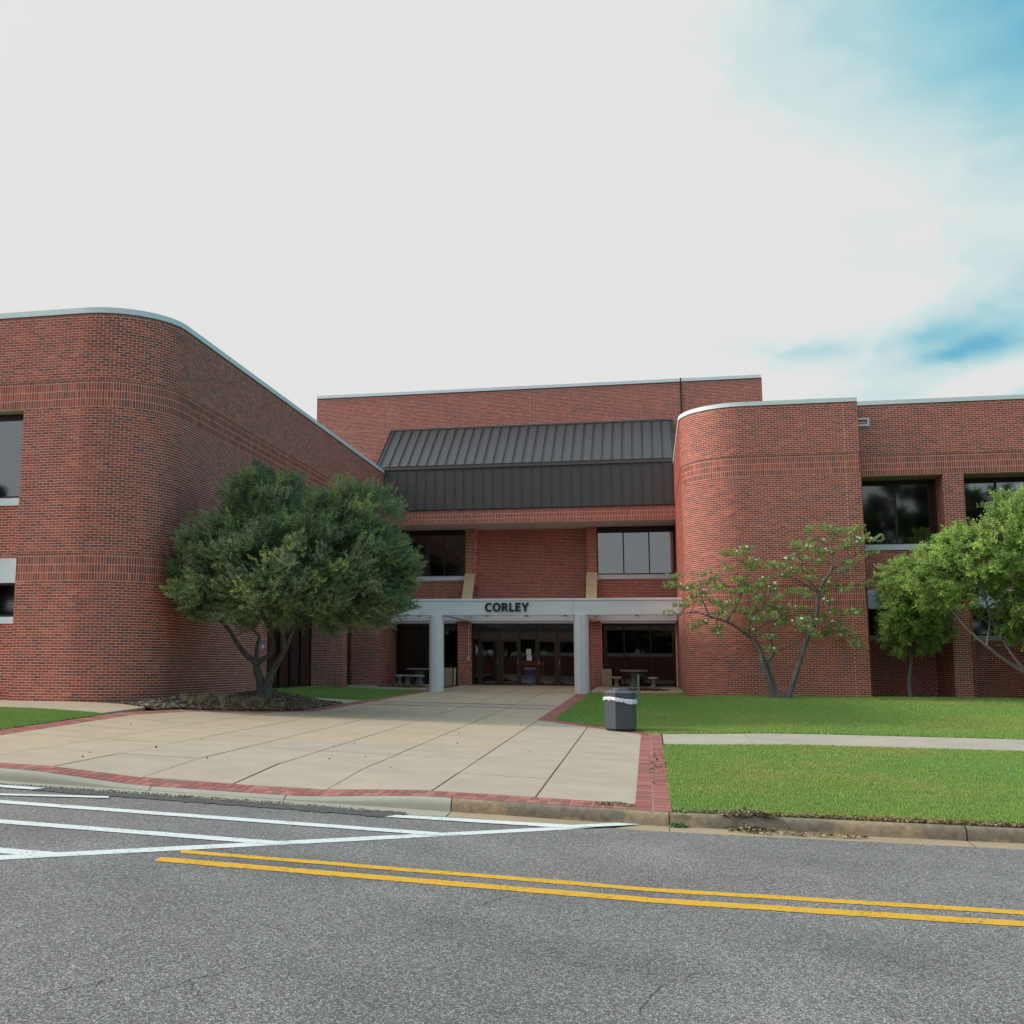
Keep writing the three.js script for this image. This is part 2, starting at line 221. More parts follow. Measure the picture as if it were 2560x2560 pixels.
{
  const xs = [-10.9, -9.1, -7.75, -6.45, -5.2, -3.95, -2.62, -1.36, 0], zs = [13.6, 15.5, 17.5, 19.45, 21.5, 23.6, 25.7, 27.8, 29.8, 31.6, 33.5, 35.8, 38, 40.3, 42.7, 45, 47.2, 49.4, 51.46], R = rng(77);
  const bandAt = [31.6, 33.5, 42.7];
  for (let k = 0; k < zs.length - 1; k++) for (let i = 0; i < xs.length - 1; i++) {
    const z0 = zs[k] + (bandAt.includes(zs[k]) ? .21 : .003), z1 = zs[k + 1] - (bandAt.includes(zs[k + 1]) ? 0.002 : .003);
    const c = clipRect(PLAZA, xs[i] + .012, xs[i + 1] - .012, z0, z1); if (c.length < 3 || Math.abs(area(c)) < .02) continue;
    const lift = (R() - .5) * .006, zm = zs[k], xm = xs[i]; let v;
    if (zm >= 31.5 && zm < 33.4) v = 5; else if (zm < 17 && xm > -8) v = 2 + (R() < .4 ? 1 : 0); else if (xm > -3 ) v = 3; else if (zm < 19 && xm > -6.6) v = 2; else v = [0, 0, 1, 4, 1][Math.floor(R() * 5)];
    mesh('slab', slabGeo(c, (x, d) => gY(x, d) + lift), slabMats[v], plaza);
  }
}
// brick pavers
const paverGeo = new THREE.BoxGeometry(.0915, .06, .194);
const paverCols = [C(.36, .115, .10), C(.40, .14, .12), C(.31, .10, .09), C(.43, .165, .135), C(.28, .12, .11)];
const paverMats = paverCols.map((c) => new THREE.MeshStandardMaterial({ color: c, roughness: .9, bumpMap: roughTex, bumpScale: .002 }));
const mPaverGrout = concrete(.60, .48, .36);
const pv = { list: [] };
{
  const R = rng(5);
  const put = (x, d, turn, near, big) => pv.list.push({ x, d, big, turn: turn + (R() - .5) * .02, y: gY(x, d) - .027 + (R() - .5) * .004, k: Math.floor(R() * paverCols.length), near });
  // run of two columns of bricks laid across a line; side = +1 puts them to the right of the direction of travel
  const run = (pts, side, cols = 2, big = 1) => { for (let i = 0; i < pts.length - 1; i++) { const [a, b] = [pts[i], pts[i + 1]], L = Math.hypot(b[0] - a[0], b[1] - a[1]), tx = (b[0] - a[0]) / L, td = (b[1] - a[1]) / L, nx = td * side, nd = -tx * side; for (let s = .05; s < L - .03; s += .1035 * big) for (let c = 0; c < cols; c++) { const o = (.104 + c * .206) * big; put(a[0] + tx * s + nx * o, a[1] + td * s + nd * o, Math.atan2(nx, -nd), a[1] + td * s, big); } } };
  run([[-10.6, 13.585], [-.2, 13.585]], 1, 2, 1.2); run([[-.2, 13.09], [-.2, 23.9]], 1);
  run([[-10.6, 13.5], [-10.65, 17], [-10.85, 22.3], [-10.4, 24.25], [-8.3, 27.35], [-8.3, 42.9]], -1); run([[-.2, 23.8], [-2.65, 26.95], [-2.65, 42.9]], 1);
  for (const d of [31.6, 33.5, 42.7]) run([[-8.3, d], [-2.65, d]], -1, 1);
  // mortar bed under the bricks
  const bed = [[[-10.6, 13.09], [.215, 13.09], [.215, 24], [-.2, 24], [-.2, 13.6], [-10.6, 13.6]], [[-11.02, 13.4], [-10.6, 13.5], [-10.65, 17], [-10.85, 22.3], [-10.4, 24.25], [-8.3, 27.35], [-8.3, 42.9], [-8.71, 42.9], [-8.71, 27.47], [-10.77, 24.44], [-11.26, 22.3], [-11.06, 17]], [[-.2, 23.8], [.2, 24.06], [-2.24, 27.1], [-2.24, 42.9], [-2.65, 42.9], [-2.65, 26.95]], ...[31.6, 33.5, 42.7].map((d) => [[-8.3, d], [-2.65, d], [-2.65, d + .21], [-8.3, d + .21]])];
  bed.forEach((p) => mesh('mortar_bed', sheet(p, .25, (x, d) => gY(x, d) - .001), mPaverGrout, plaza));
  pv.list.sort((a, b) => a.near - b.near);
  const lay = (p) => { const e = .04, n = new THREE.Vector3((gY(p.x - e, p.d) - gY(p.x + e, p.d)) / (2 * e), 1, (gY(p.x, p.d + e) - gY(p.x, p.d - e)) / (2 * e)).normalize(); return new THREE.Quaternion().setFromUnitVectors(new THREE.Vector3(0, 1, 0), n).multiply(new THREE.Quaternion().setFromAxisAngle(new THREE.Vector3(0, 1, 0), p.turn)); };
  pv.list.slice(0, 300).forEach((p) => { const m = mesh('paver', paverGeo, paverMats[p.k], plaza); m.position.set(p.x, p.y, -p.d); m.quaternion.copy(lay(p)); m.scale.set(p.big, 1, p.big); });
  const rest = pv.list.slice(300), im = finish(new THREE.InstancedMesh(paverGeo, new THREE.MeshStandardMaterial({ color: 0xffffff, roughness: .9 }), rest.length)); im.name = 'pavers'; stuff(im);
  const M = new THREE.Matrix4(), q = new THREE.Quaternion(), e = new THREE.Euler();
  rest.forEach((p, i) => { M.compose(new THREE.Vector3(p.x, p.y, -p.d), lay(p), new THREE.Vector3(p.big, 1, p.big)); im.setMatrixAt(i, M); im.setColorAt(i, paverCols[p.k]); }); plaza.add(im);
}
// walks and porch slabs beside the plaza
const walk = structure('sidewalk', new THREE.Group(), 'pale concrete sidewalk crossing the lawn parallel to the road');
{
  const mw = [concrete(.60, .53, .45), concrete(.57, .51, .44), concrete(.62, .545, .455)]; let i = 0;
  for (let x = .235; x < 40; x += 1.62) mesh('slab', slabGeo([[x + .006, 21.55], [x + 1.614, 21.55], [x + 1.614, 24.02], [x + .006, 24.02]], (a, d) => gY(a, d) + .005), mw[i++ % 3], walk);
}
const porch = structure('porch_floor', new THREE.Group(), 'concrete apron under the canopy and along the glazed bays');
{
  const mp = [concrete(.54, .46, .37), concrete(.50, .44, .37)]; let i = 0; const h = (x, d) => gY(x, d) + .012;
  for (let x = -2.24; x < 1.5; x += 1.25) mesh('slab', slabGeo([[x + .005, 42.95], [Math.min(x + 1.245, 1.28), 42.95], [Math.min(x + 1.245, 1.28), 52.4], [x + .005, 52.4]], h), mp[i++ % 2], porch);
  for (let x = -13.2; x < -8.75; x += 1.5) mesh('slab', slabGeo([[x + .005, 43.1], [Math.min(x + 1.495, -8.72), 43.1], [Math.min(x + 1.495, -8.72), 52.4], [x + .005, 52.4]], h), mp[i++ % 2], porch);
  mesh('slab', slabGeo([[-13.2, 33.75], [-12.55, 33.75], [-12.55, 43.1], [-13.2, 43.1]], h), mp[0], porch);
  for (let x = -13.2; x < -8.8; x += 1.5) mesh('slab', slabGeo([[x + .005, 31.6], [Math.min(x + 1.495, -8.72), 31.6], [Math.min(x + 1.495, -8.72), 33.7], [x + .005, 33.7]], h), slabMats[5], porch);
  mesh('slab', slabGeo([[-8.3, 51.46], [-2.3, 51.46], [-2.3, 52.2], [-8.3, 52.2]], h), mp[0], porch);
  for (let x = -24; x < -11.4; x += 1.8) mesh('slab', slabGeo(clipRect([[-24.1, 21.95], [-11.2, 21.95], [-11.25, 22.6], [-11.0, 23.6], [-11.35, 24.0], [-12.2, 24.42], [-24.1, 24.42]], x + .005, x + 1.795, 0, 99), h), slabMats[(i++ % 2) * 4], porch);
}
// ------------------------------------------------------------------ lawns and beds
const LAWNS = {
  verge: [[.24, 13.13], [45, 13.13], [45, 21.52], [.24, 21.52]],
  front: [[.22, 24.05], [45, 24.05], [45, 38.7], [7.5, 38.7], [6.7, 38.05], [3.2, 38.05], [1.6, 39.2], [1.28, 42.9], [-2.22, 42.9], [-2.22, 27.1]],
  side: [[-12.5, 33.78], [-8.73, 33.78], [-8.73, 43.05], [-12.5, 43.05]],
  left: [[-24, 13.13], [-11.05, 13.13], [-11.09, 17], [-11.28, 21.0], [-11.28, 21.9], [-24, 21.9]],
};
const lawn = structure('lawn', new THREE.Group(), 'mown green lawns around the plaza and in front of the brick wings');
const patchy = (x, d) => { const f = fbm(x * .38 + 20, d * .38 + 20, 4, 0, 91), s = fbm(x * 1.4 + 5, d * 1.4 + 5, 3, 0, 92); return [f, s]; };
for (const k in LAWNS) mesh('turf', sheet(LAWNS[k], .8, (x, d) => gY(x, d) + .002), mTurf, lawn);
{
  // blades: small tufts, thicker near the road
  const blade = []; const R = rng(9);
  for (let b = 0; b < 7; b++) { const a = R() * 6.283, r = .012 + R() * .03, lx = Math.cos(a) * r, lz = Math.sin(a) * r, h = .014 + R() * .016, lean = .018 * (R() - .3), w = .0035 + R() * .002, ca = Math.cos(a + 1.2), sa = Math.sin(a + 1.2); blade.push(lx - ca * w, 0, lz - sa * w, lx + ca * w, 0, lz + sa * w, lx + Math.cos(a) * lean, h, lz + Math.sin(a) * lean); }
  const geo = bufferGeo(blade, null, null);
  const mGrass = new THREE.MeshStandardMaterial({ color: 0xffffff, roughness: .85 });
  const items = [];
  const scatter = (poly, x0, x1, d0, d1, per) => { const n = Math.round((x1 - x0) * (d1 - d0) * per); for (let i = 0; i < n; i++) { const x = x0 + R() * (x1 - x0), d = d0 + R() * (d1 - d0); if (!inside(poly, x, d)) continue; items.push([x, d]); } };
  scatter(LAWNS.verge, .2, 8.2, 13.1, 16.5, 2600); scatter(LAWNS.verge, .2, 9, 16.5, 21.6, 1700); scatter(LAWNS.front, -2.4, 14, 24, 30, 900); scatter(LAWNS.front, -2.4, 15, 30, 43, 420);
  scatter(LAWNS.side, -12.6, -8.7, 33.7, 43.1, 700); scatter(LAWNS.left, -15.5, -11, 13.1, 22, 1300);
  const im = finish(new THREE.InstancedMesh(geo, mGrass, items.length)); const M = new THREE.Matrix4(), q = new THREE.Quaternion(), e = new THREE.Euler(), c = new THREE.Color();
  items.forEach(([x, d], i) => {
    const [f, s] = patchy(x, d), edge = d < 13.5 ? clamp((d - 13.13) / .3) : 1, dry = clamp(sstep(.54, .80, f * .55 + s * .45) * .55 + (R() < .08 ? .7 : 0) + (1 - edge) * .8) + .75 * Math.exp(-(((x - 6.3) / .5) ** 2) - (((d - 18.6) / .35) ** 2));
    const tall = d > 30 && d < 44 && (x < -12.2) ? 2.2 : 1; const sc = (.75 + R() * .6) * (d > 24 ? 1.35 : 1) * tall;
    M.compose(new THREE.Vector3(x, gY(x, d), -d), q.setFromEuler(e.set(0, R() * 6.28, 0)), new THREE.Vector3(sc, sc * (.8 + R() * .5), sc)); im.setMatrixAt(i, M);
    const v = .75 + .5 * R(); c.setRGB(lerp(.235, .40, dry * .8) * v * (.8 + .5 * f), lerp(.40, .40, dry * .8) * v, lerp(.09, .165, dry * .8) * v); im.setColorAt(i, c);
  });
  im.name = 'grass'; im.userData = { kind: 'stuff', label: 'short mown grass blades over all the lawns', category: 'grass' }; scene.add(im);
  // clover heads and pale clippings on the lawns
  const fl = [], R2 = rng(14); for (let i = 0; i < 200; i++) { const p = R2() < .5 ? [R2() * 6 + .3, 14 + R2() * 7.4] : [R2() * 8 - 2, 24.5 + R2() * 7]; if (Object.values(LAWNS).some((l) => inside(l, p[0], p[1]))) fl.push(p); }
  const cg = finish(new THREE.InstancedMesh(new THREE.IcosahedronGeometry(.009, 0), mat(.55, .56, .48, .9), fl.length)); fl.forEach(([x, d], i) => { M.makeTranslation(x, gY(x, d) + .045, -d); im; cg.setMatrixAt(i, M); }); cg.name = 'clover_flowers'; cg.userData = { kind: 'stuff', label: 'tiny white clover heads dotted over the lawns', category: 'flowers' }; scene.add(cg);
}
// mulch bed at the foot of the bushy tree
const BED = [[-11.73, 26.6], [-11.9, 25.6], [-12.3, 24.55], [-11.4, 24.1], [-11.05, 23.75], [-10.78, 24.48], [-8.74, 27.5], [-8.74, 31.55], [-11.73, 31.55]];
const bedY = (x, d) => { let m = 1e9; for (let i = 0; i < BED.length; i++) { const [ax, ad] = BED[i], [bx, bd] = BED[(i + 1) % BED.length], t = clamp(((x - ax) * (bx - ax) + (d - ad) * (bd - ad)) / ((bx - ax) ** 2 + (bd - ad) ** 2)); m = Math.min(m, Math.hypot(x - ax - t * (bx - ax), d - ad - t * (bd - ad))); } return gY(x, d) + .02 + .30 * sstep(0, 1.5, m) * (x < -10.3 ? 1 : .8) + .03 * (fbm(x * 4, d * 4, 3, 0, 95) - .5); };
{
  const bed = structure('mulch_bed', new THREE.Group(), 'mounded bed of brown bark mulch at the foot of the bushy tree');
  mesh('mulch', sheet(BED, .25, bedY), mSoil, bed);
  const R = rng(21), M = new THREE.Matrix4(), q = new THREE.Quaternion(), e = new THREE.Euler(), c = new THREE.Color(), N = 7000, pts = [];
  while (pts.length < N) { const x = -12.4 + R() * 3.8, d = 23.7 + R() * 8; if (inside(BED, x, d)) pts.push([x, d]); }
  const chips = finish(new THREE.InstancedMesh(new THREE.BoxGeometry(.07, .012, .026), new THREE.MeshStandardMaterial({ color: 0xffffff, roughness: 1 }), N)); chips.name = 'bark_chips'; stuff(chips);
  pts.forEach(([x, d], i) => { const s = .6 + R() * 1.1; M.compose(new THREE.Vector3(x, bedY(x, d) + .012, -d), q.setFromEuler(e.set((R() - .5) * 1.3, R() * 6.28, (R() - .5) * 1.3)), new THREE.Vector3(s, s, s)); chips.setMatrixAt(i, M); const v = .5 + R(), g = R() < .22; c.setRGB(g ? .26 * v : .15 * v, g ? .22 * v : .10 * v, g ? .17 * v : .065 * v); chips.setColorAt(i, c); }); bed.add(chips);
  const rockGeo = new THREE.IcosahedronGeometry(.07, 1); { const p = rockGeo.attributes.position; for (let i = 0; i < p.count; i++) { const k = .75 + .5 * hash2(Math.round(p.getX(i) * 300), Math.round((p.getY(i) + p.getZ(i) * 2) * 300), 3); p.setXYZ(i, p.getX(i) * k * 1.2, p.getY(i) * k * .7, p.getZ(i) * k); } rockGeo.computeVertexNormals(); }
  const rm = [mat(.20, .17, .14), mat(.15, .13, .115), mat(.27, .235, .19), mat(.19, .145, .105)];
  for (let i = 0; i < 70; i++) { const x = -12.2 + R() * 1.5 * (R() < .8 ? 1 : 2), d = 24.15 + R() * 1.6; if (!inside(BED, x, d)) continue; const r = mesh('rock', rockGeo, rm[i % 4], bed); r.position.set(x, bedY(x, d) + .01, -d); r.rotation.set(R() * .5, R() * 6, R() * .5); r.scale.setScalar(.4 + R() * .9); }
  // dry grass tufts along the front of the bed
  const tg = []; for (let b = 0; b < 26; b++) { const a = R() * 6.28, r = R() * .03, l = .10 + R() * .14, ln = .06 + R() * .14, w = .004, x = Math.cos(a) * r, z = Math.sin(a) * r, ca = -Math.sin(a) * w, sa = Math.cos(a) * w; tg.push(x - ca, 0, z - sa, x + ca, 0, z + sa, x + Math.cos(a) * ln, l, z + Math.sin(a) * ln); }
  const dg = bufferGeo(tg), dm = [mat(.42, .34, .21), mat(.36, .30, .17), mat(.48, .39, .26), mat(.13, .17, .05)];
  for (let i = 0; i < 60; i++) { const t = R(), x = lerp(-11.0, -9.1, t) + (R() - .5) * .3, d = lerp(24.75, 27.0, t) + R() * .7 + (t < .3 ? .1 : .25); if (!inside(BED, x, d)) continue; const m = mesh('grass_tuft', dg, dm[i % 19 === 7 ? 3 : i % 3], bed); m.position.set(x, bedY(x, d), -d); m.rotation.y = R() * 6; m.scale.setScalar(.55 + R() * .7); }
}
// ------------------------------------------------------------------ brickwork
const CO = .06773, UNIT = .2032;
const ROWS = []; { let y = -5 * CO; const add = (n, type, h, off) => { for (let i = 0; i < n; i++) { ROWS.push({ y, h, type, off }); y += h; } }; add(48, 'run', CO, 0); add(3, 'sold', .2032, 0); add(1, 'head', CO, 0); add(54, 'run', CO, .026); add(3, 'sold', .2032, .026); add(1, 'head', CO, .026); add(24, 'run', CO, .052); add(1, 'head', .1016, .052); ROWS.top = y; }
const Y_B2 = 43 * CO, Y_B2T = Y_B2 + .6096 + CO, Y_B1 = Y_B2T + 54 * CO, Y_B1T = Y_B1 + .6096 + CO, Y_TOP = ROWS.top;
const brickPal = (R, warm = 0) => { const u = R(), v = .82 + .36 * R(); let c; if (u < .10) c = [.215, .069, .058]; else if (u < .30) c = [.28, .071, .052]; else if (u < .80) c = [.37, .080, .052]; else if (u < .94) c = [.425, .100, .062]; else c = [.46, .125, .075]; return [c[0] * v, c[1] * v, c[2] * v]; };
const mMortar = mat(.80, .65, .58, .95);
const mBrickInst = new THREE.MeshStandardMaterial({ color: 0xffffff, roughness: .88 });
const unitBox = new THREE.BoxGeometry(1, 1, 1);
const soloMats = [[.215, .069, .058], [.28, .071, .052], [.37, .080, .052], [.385, .085, .055], [.425, .100, .062], [.34, .077, .052]].map((c) => new THREE.MeshStandardMaterial({ color: C(...c), roughness: .88, bumpMap: roughTex, bumpScale: .002 }));
// a path in plan: segments [x, z] with z in world coordinates; outside lies to the left hand of n = (-tz, tx)
function path(segs) {
  const P = []; let s = 0;
  for (const g of segs) { if (g.r) { const L = Math.abs(g.a1 - g.a0) * g.r; P.push({ ...g, s0: s, L }); s += L; } else { const L = Math.hypot(g.b[0] - g.a[0], g.b[1] - g.a[1]); P.push({ ...g, s0: s, L }); s += L; } }
  const at = (q) => { let g = P[0]; for (const h of P) if (q >= h.s0 - 1e-9) g = h; const u = q - g.s0; if (g.r) { const a = g.a0 + (g.a1 - g.a0) * u / g.L, sg = Math.sign(g.a1 - g.a0), x = g.c[0] + Math.cos(a) * g.r, z = g.c[1] + Math.sin(a) * g.r, tx = -Math.sin(a) * sg, tz = Math.cos(a) * sg; return { x, z, tx, tz, nx: -tz, nz: tx }; } const tx = (g.b[0] - g.a[0]) / g.L, tz = (g.b[1] - g.a[1]) / g.L; return { x: g.a[0] + tx * u, z: g.a[1] + tz * u, tx, tz, nx: -tz, nz: tx }; };
  const cuts = []; for (const g of P) { const n = g.r ? Math.ceil(g.L / .14) : 1; for (let i = 0; i < n; i++) cuts.push(g.s0 + g.L * i / n); } cuts.push(s);
  return { at, L: s, cuts };
}
// sweep a rectangle (y0..y1, offset o0..o1 along the outward normal) from s0 to s1
function sweep(p, s0, s1, y0, y1, o0, o1) {
  const ss = [s0, ...p.cuts.filter((c) => c > s0 + 1e-4 && c < s1 - 1e-4), s1], pos = [], idx = [], uv = [];
  const ring = [[y0, o1], [y1, o1], [y1, o0], [y0, o0]];
  for (let f = 0; f < 4; f++) { const A = ring[f], B = ring[(f + 1) % 4]; ss.forEach((s, i) => { const q = p.at(Math.min(s, p.L - 1e-6)), b = pos.length / 3; for (const [y, o] of [A, B]) { pos.push(q.x + q.nx * o, y, q.z + q.nz * o); uv.push(s, f % 2 ? o : y); } if (i) idx.push(b - 2, b, b - 1, b - 1, b, b + 1); }); }
  for (const [s, fl] of [[s0, 0], [s1, 1]]) { const q = p.at(Math.min(s, p.L - 1e-6)), b = pos.length / 3; for (const [y, o] of ring) { pos.push(q.x + q.nx * o, y, q.z + q.nz * o); uv.push(o, y); } fl ? idx.push(b, b + 2, b + 1, b, b + 3, b + 2) : idx.push(b, b + 1, b + 2, b, b + 2, b + 3); }
  return bufferGeo(pos, idx, uv).toNonIndexed();
}
const solo = [];     // bricks that become meshes of their own are chosen from these
// wall: a mortar body with bricks standing proud of it. holes = [s0, s1, y0, y1]; joints = s of expansion joints
function wall(parent, p, { y0 = -.3386, y1 = Y_TOP, holes = [], joints = [], seed = 1, rows = ROWS, thick = .3, flat = false, s0 = 0, s1 = p.L, phase = 0, lone = false }) {
  const R = rng(seed * 7919), geos = [], W = mesh('wall', new THREE.BufferGeometry(), mMortar, null);
  // body: strips between the horizontal edges of holes, split into the three lifts
  const ys = [y0, y1, Y_B2T, Y_B1T, ...holes.flatMap((h) => [h[2], h[3]])].filter((y) => y >= y0 && y <= y1).sort((a, b) => a - b).filter((y, i, a) => !i || y - a[i - 1] > 1e-4);
  const spans = (ya) => { let iv = [[s0, s1]]; for (const h of holes) if (ya > h[2] && ya < h[3]) iv = iv.flatMap(([a, b]) => h[1] <= a || h[0] >= b ? [[a, b]] : [[a, h[0]], [h[1], b]].filter(([c, e]) => e - c > .012)); return iv; };
  for (let i = 0; i < ys.length - 1; i++) { const ym = (ys[i] + ys[i + 1]) / 2, off = flat ? 0 : ym > Y_B1T ? .052 : ym > Y_B2T ? .026 : 0; for (const [a, b] of spans(ym)) geos.push(sweep(p, a, b, ys[i], ys[i + 1], -thick, off - .003)); }
  W.geometry = merge(geos); parent.add(W);
  const items = [];
  rows.forEach((r, ri) => {
    const yc = r.y + r.h / 2; if (yc < y0 || yc > y1) return; const off = flat ? 0 : r.off;
    const u = r.type === 'run' ? UNIT : CO, ph = r.type === 'run' ? (ri % 2 ? UNIT / 2 : 0) : 0, hgt = r.h - .0125;
    for (const [a0, b0] of spans(yc)) { let iv = [[a0, b0]]; for (const [j, ja, jb] of joints) if (yc > ja && yc < jb) iv = iv.flatMap(([a, b]) => j > a && j < b ? [[a, j - .003], [j + .003, b]] : [[a, b]]);
      for (const [a, b] of iv) for (let k = Math.floor((a - ph - phase) / u); k * u + ph + phase < b; k++) { const k0 = k * u + ph + phase, k1 = k0 + u, c0 = k0 <= a ? a : k0 + .006, c1 = k1 >= b ? b : k1 - .006; if (c1 - c0 < .018) continue; items.push([(c0 + c1) / 2, yc, c1 - c0, hgt, off + (R() - .5) * .0022]); } }
  });
  const M = new THREE.Matrix4(), X = new THREE.Vector3(), Yv = new THREE.Vector3(0, 1, 0), N = new THREE.Vector3(), dep = .03, rest = [];
  for (const it of items) { const q = p.at(it[0]); const o = it[4] - dep / 2; const w = [q.x + q.nx * o, it[1], q.z + q.nz * o]; rest.push({ it, q, w }); }
  let pick = new Set();
  if (lone) { const order = rest.map((r, i) => [(r.w[0] - EYE.x) ** 2 + (r.w[1] - EYE.y - .6) ** 2 + (r.w[2] - EYE.z) ** 2 + (r.it[2] < .15 ? 400 : 0) + (r.w[0] < -15.6 ? 400 : 0), i]).sort((a, b) => a[0] - b[0]); order.slice(0, lone).forEach(([, i]) => pick.add(i)); }
  const inst = rest.filter((_, i) => !pick.has(i)), im = finish(new THREE.InstancedMesh(unitBox, mBrickInst, inst.length)), col = new THREE.Color();
  const place = (r) => { X.set(r.q.tx, 0, r.q.tz); N.set(r.q.nx, 0, r.q.nz); M.makeBasis(X.clone().multiplyScalar(r.it[2]), Yv.clone().multiplyScalar(r.it[3]), N.clone().multiplyScalar(dep)); M.setPosition(...r.w); return M; };
  inst.forEach((r, i) => { im.setMatrixAt(i, place(r)); const c = brickPal(R); const v = .92 + .16 * fbm(r.it[0] * .8 + seed * 9, r.it[1] * .8, 3, 0, 5); im.setColorAt(i, col.setRGB(c[0] * v, c[1] * v, c[2] * v)); });
  im.name = 'brickwork'; stuff(im); W.add(im);
  pick.forEach((i) => { const r = rest[i], b = mesh('brick', unitBox, soloMats[Math.floor(R() * soloMats.length)], W); place(r).decompose(b.position, b.quaternion, b.scale); });
  for (const [j, ja, jb] of joints) { const g = []; for (const [a, b, o] of [[ja, Math.min(jb, Y_B2T), 0], [Math.max(ja, Y_B2T), Math.min(jb, Y_B1T), .026], [Math.max(ja, Y_B1T), jb, .052]]) if (b > a) g.push(sweep(p, j - .006, j + .006, a, b, -.02, (flat ? 0 : o) - .001)); mesh('expansion_joint', merge(g), mCaulk, W); }
  return W;
}
const mCaulk = concrete(.66, .58, .54);
const mCoping = new THREE.MeshStandardMaterial({ color: C(.70, .79, .84), roughness: .45 });
function coping(parent, p, s0, s1, y, h, step, over = .05) { for (let s = s0; s < s1 - .05; s += step) { const e = Math.min(s + step, s1); mesh('coping', sweep(p, s + .002, e - .002, y - .015, y + h, -.32, over + .03), mCoping, parent); } mesh('coping_drip', sweep(p, s0, s1, y - .03, y - .014, -.02, over + .012), mat(.10, .11, .12, .6), parent); }
// ------------------------------------------------------------------ the building
const building = thing('brick_building', 'red brick building with rounded corner wings, dark metal mansard and white entrance canopy', 'building');
const mWhiteConc = concrete(.96, 1.04, 1.16, { bumpScale: .001 }), mSill = concrete(.94, 1.04, 1.18, { bumpScale: .001 }), mCapStone = concrete(.85, .72, .47);
const mFrame = mat(.022, .019, .018, .45, { metalness: .3 }), mBronze = mat(.050, .036, .030, .4, { metalness: .4 }), mBronzePanel = mat(.085, .060, .052, .5, { metalness: .2 });
const mMirror = new THREE.MeshStandardMaterial({ color: C(.20, .212, .225), metalness: 1, roughness: .03 });
const mDarkMirror = new THREE.MeshStandardMaterial({ color: C(.12, .127, .132), metalness: 1, roughness: .04 });
const mTint = new THREE.MeshPhysicalMaterial({ color: C(.78, .78, .76), transmission: 1, thickness: 0, roughness: .02, ior: 1.65 });
const mMetal = mat(.082, .081, .088, .48, { metalness: .15 }), mMetalSlope = mMetal, mGutterMetal = mat(.10, .098, .10, .4, { metalness: .4 });
const mSoffit = concrete(.92, .88, .82), mBeige = concrete(.50, .46, .36), mRoofing = mat(.25, .25, .24);
const full = (j) => [j, -.33, Y_TOP];
// --- left wing
const PL = path([{ a: [-36, -24.46], b: [-13.66, -24.46] }, { c: [-13.66, -26.36], r: 1.9, a0: Math.PI / 2, a1: 0 }, { a: [-11.76, -26.36], b: [-11.76, -48.87] }]);
const sx = (x) => x + 36, sd = (d) => 25.3245 + d - 26.36;
wall(building, PL, { seed: 1, thick: .45, lone: 300, s0: sx(-21), joints: [full(sx(-14.7)), [sd(31.5), Y_B1, Y_TOP], [sd(37.4), Y_B1, Y_TOP], [sd(42.7), Y_B1, Y_TOP]], holes: [[sx(-18.4), sx(-15.2), -.34, Y_B1], [sd(31.6), sd(42.43), -.34, Y_B1], [sd(43), sd(48.6), -.34, Y_B1]] });
mesh('wall', box(-36, -21, -.4, Y_TOP, -24.9, -24.47), mat(.26, .10, .08), building);
coping(building, PL, 0, PL.L, Y_TOP, .125, 2.44);
mesh('roof', merge([box(-35.9, -13.7, 9.2, 9.4, -70, -24.9), box(-13.7, -12.1, 9.2, 9.4, -70, -26.4), box(-36, -35.7, -.4, 9.2, -70, -24.9), box(-36, -12.2, -.4, 9.2, -70, -69.7)]), mRoofing, building);
// glazing in a vertical plane: origin o, unit direction along the plane t, from u0 to u1 and y0 to y1
function glazing(parent, o, t, u0, u1, y0, y1, lights, glass, { fw = .055, frame = mFrame, dep = .09, name = 'window', head = 0 } = {}) {
  const g = part(name, parent); g.position.set(o[0], 0, o[1]); g.rotation.y = Math.atan2(-t[1], t[0]);
  const bars = [box(u0, u1, y0, y0 + fw, -dep / 2, dep / 2), box(u0, u1, y1 - fw - head, y1, -dep / 2, dep / 2), box(u0, u0 + fw, y0 + fw, y1 - fw - head, -dep / 2, dep / 2), box(u1 - fw, u1, y0 + fw, y1 - fw - head, -dep / 2, dep / 2)];
  for (let i = 1; i < lights.length - 1; i++) bars.push(box(lights[i] - fw / 2, lights[i] + fw / 2, y0 + fw, y1 - fw - head, -dep / 2, dep / 2));
  mesh('frame', merge(bars), frame, g);
  for (let i = 0; i < lights.length - 1; i++) { const a = lights[i] + (i ? fw / 2 : fw), b = lights[i + 1] - (i === lights.length - 2 ? fw : fw / 2); const p = mesh('pane', box(a, b, y0 + fw, y1 - fw - head, -.006, .006), glass, g); if (glass !== mTint) { p.rotation.y = (hash2(Math.round(a * 100), Math.round(y0 * 100), 4) - .5) * .008; p.rotation.x = (hash2(Math.round(a * 90), Math.round(y1 * 100), 5) - .5) * .006; } }
  return g;
}
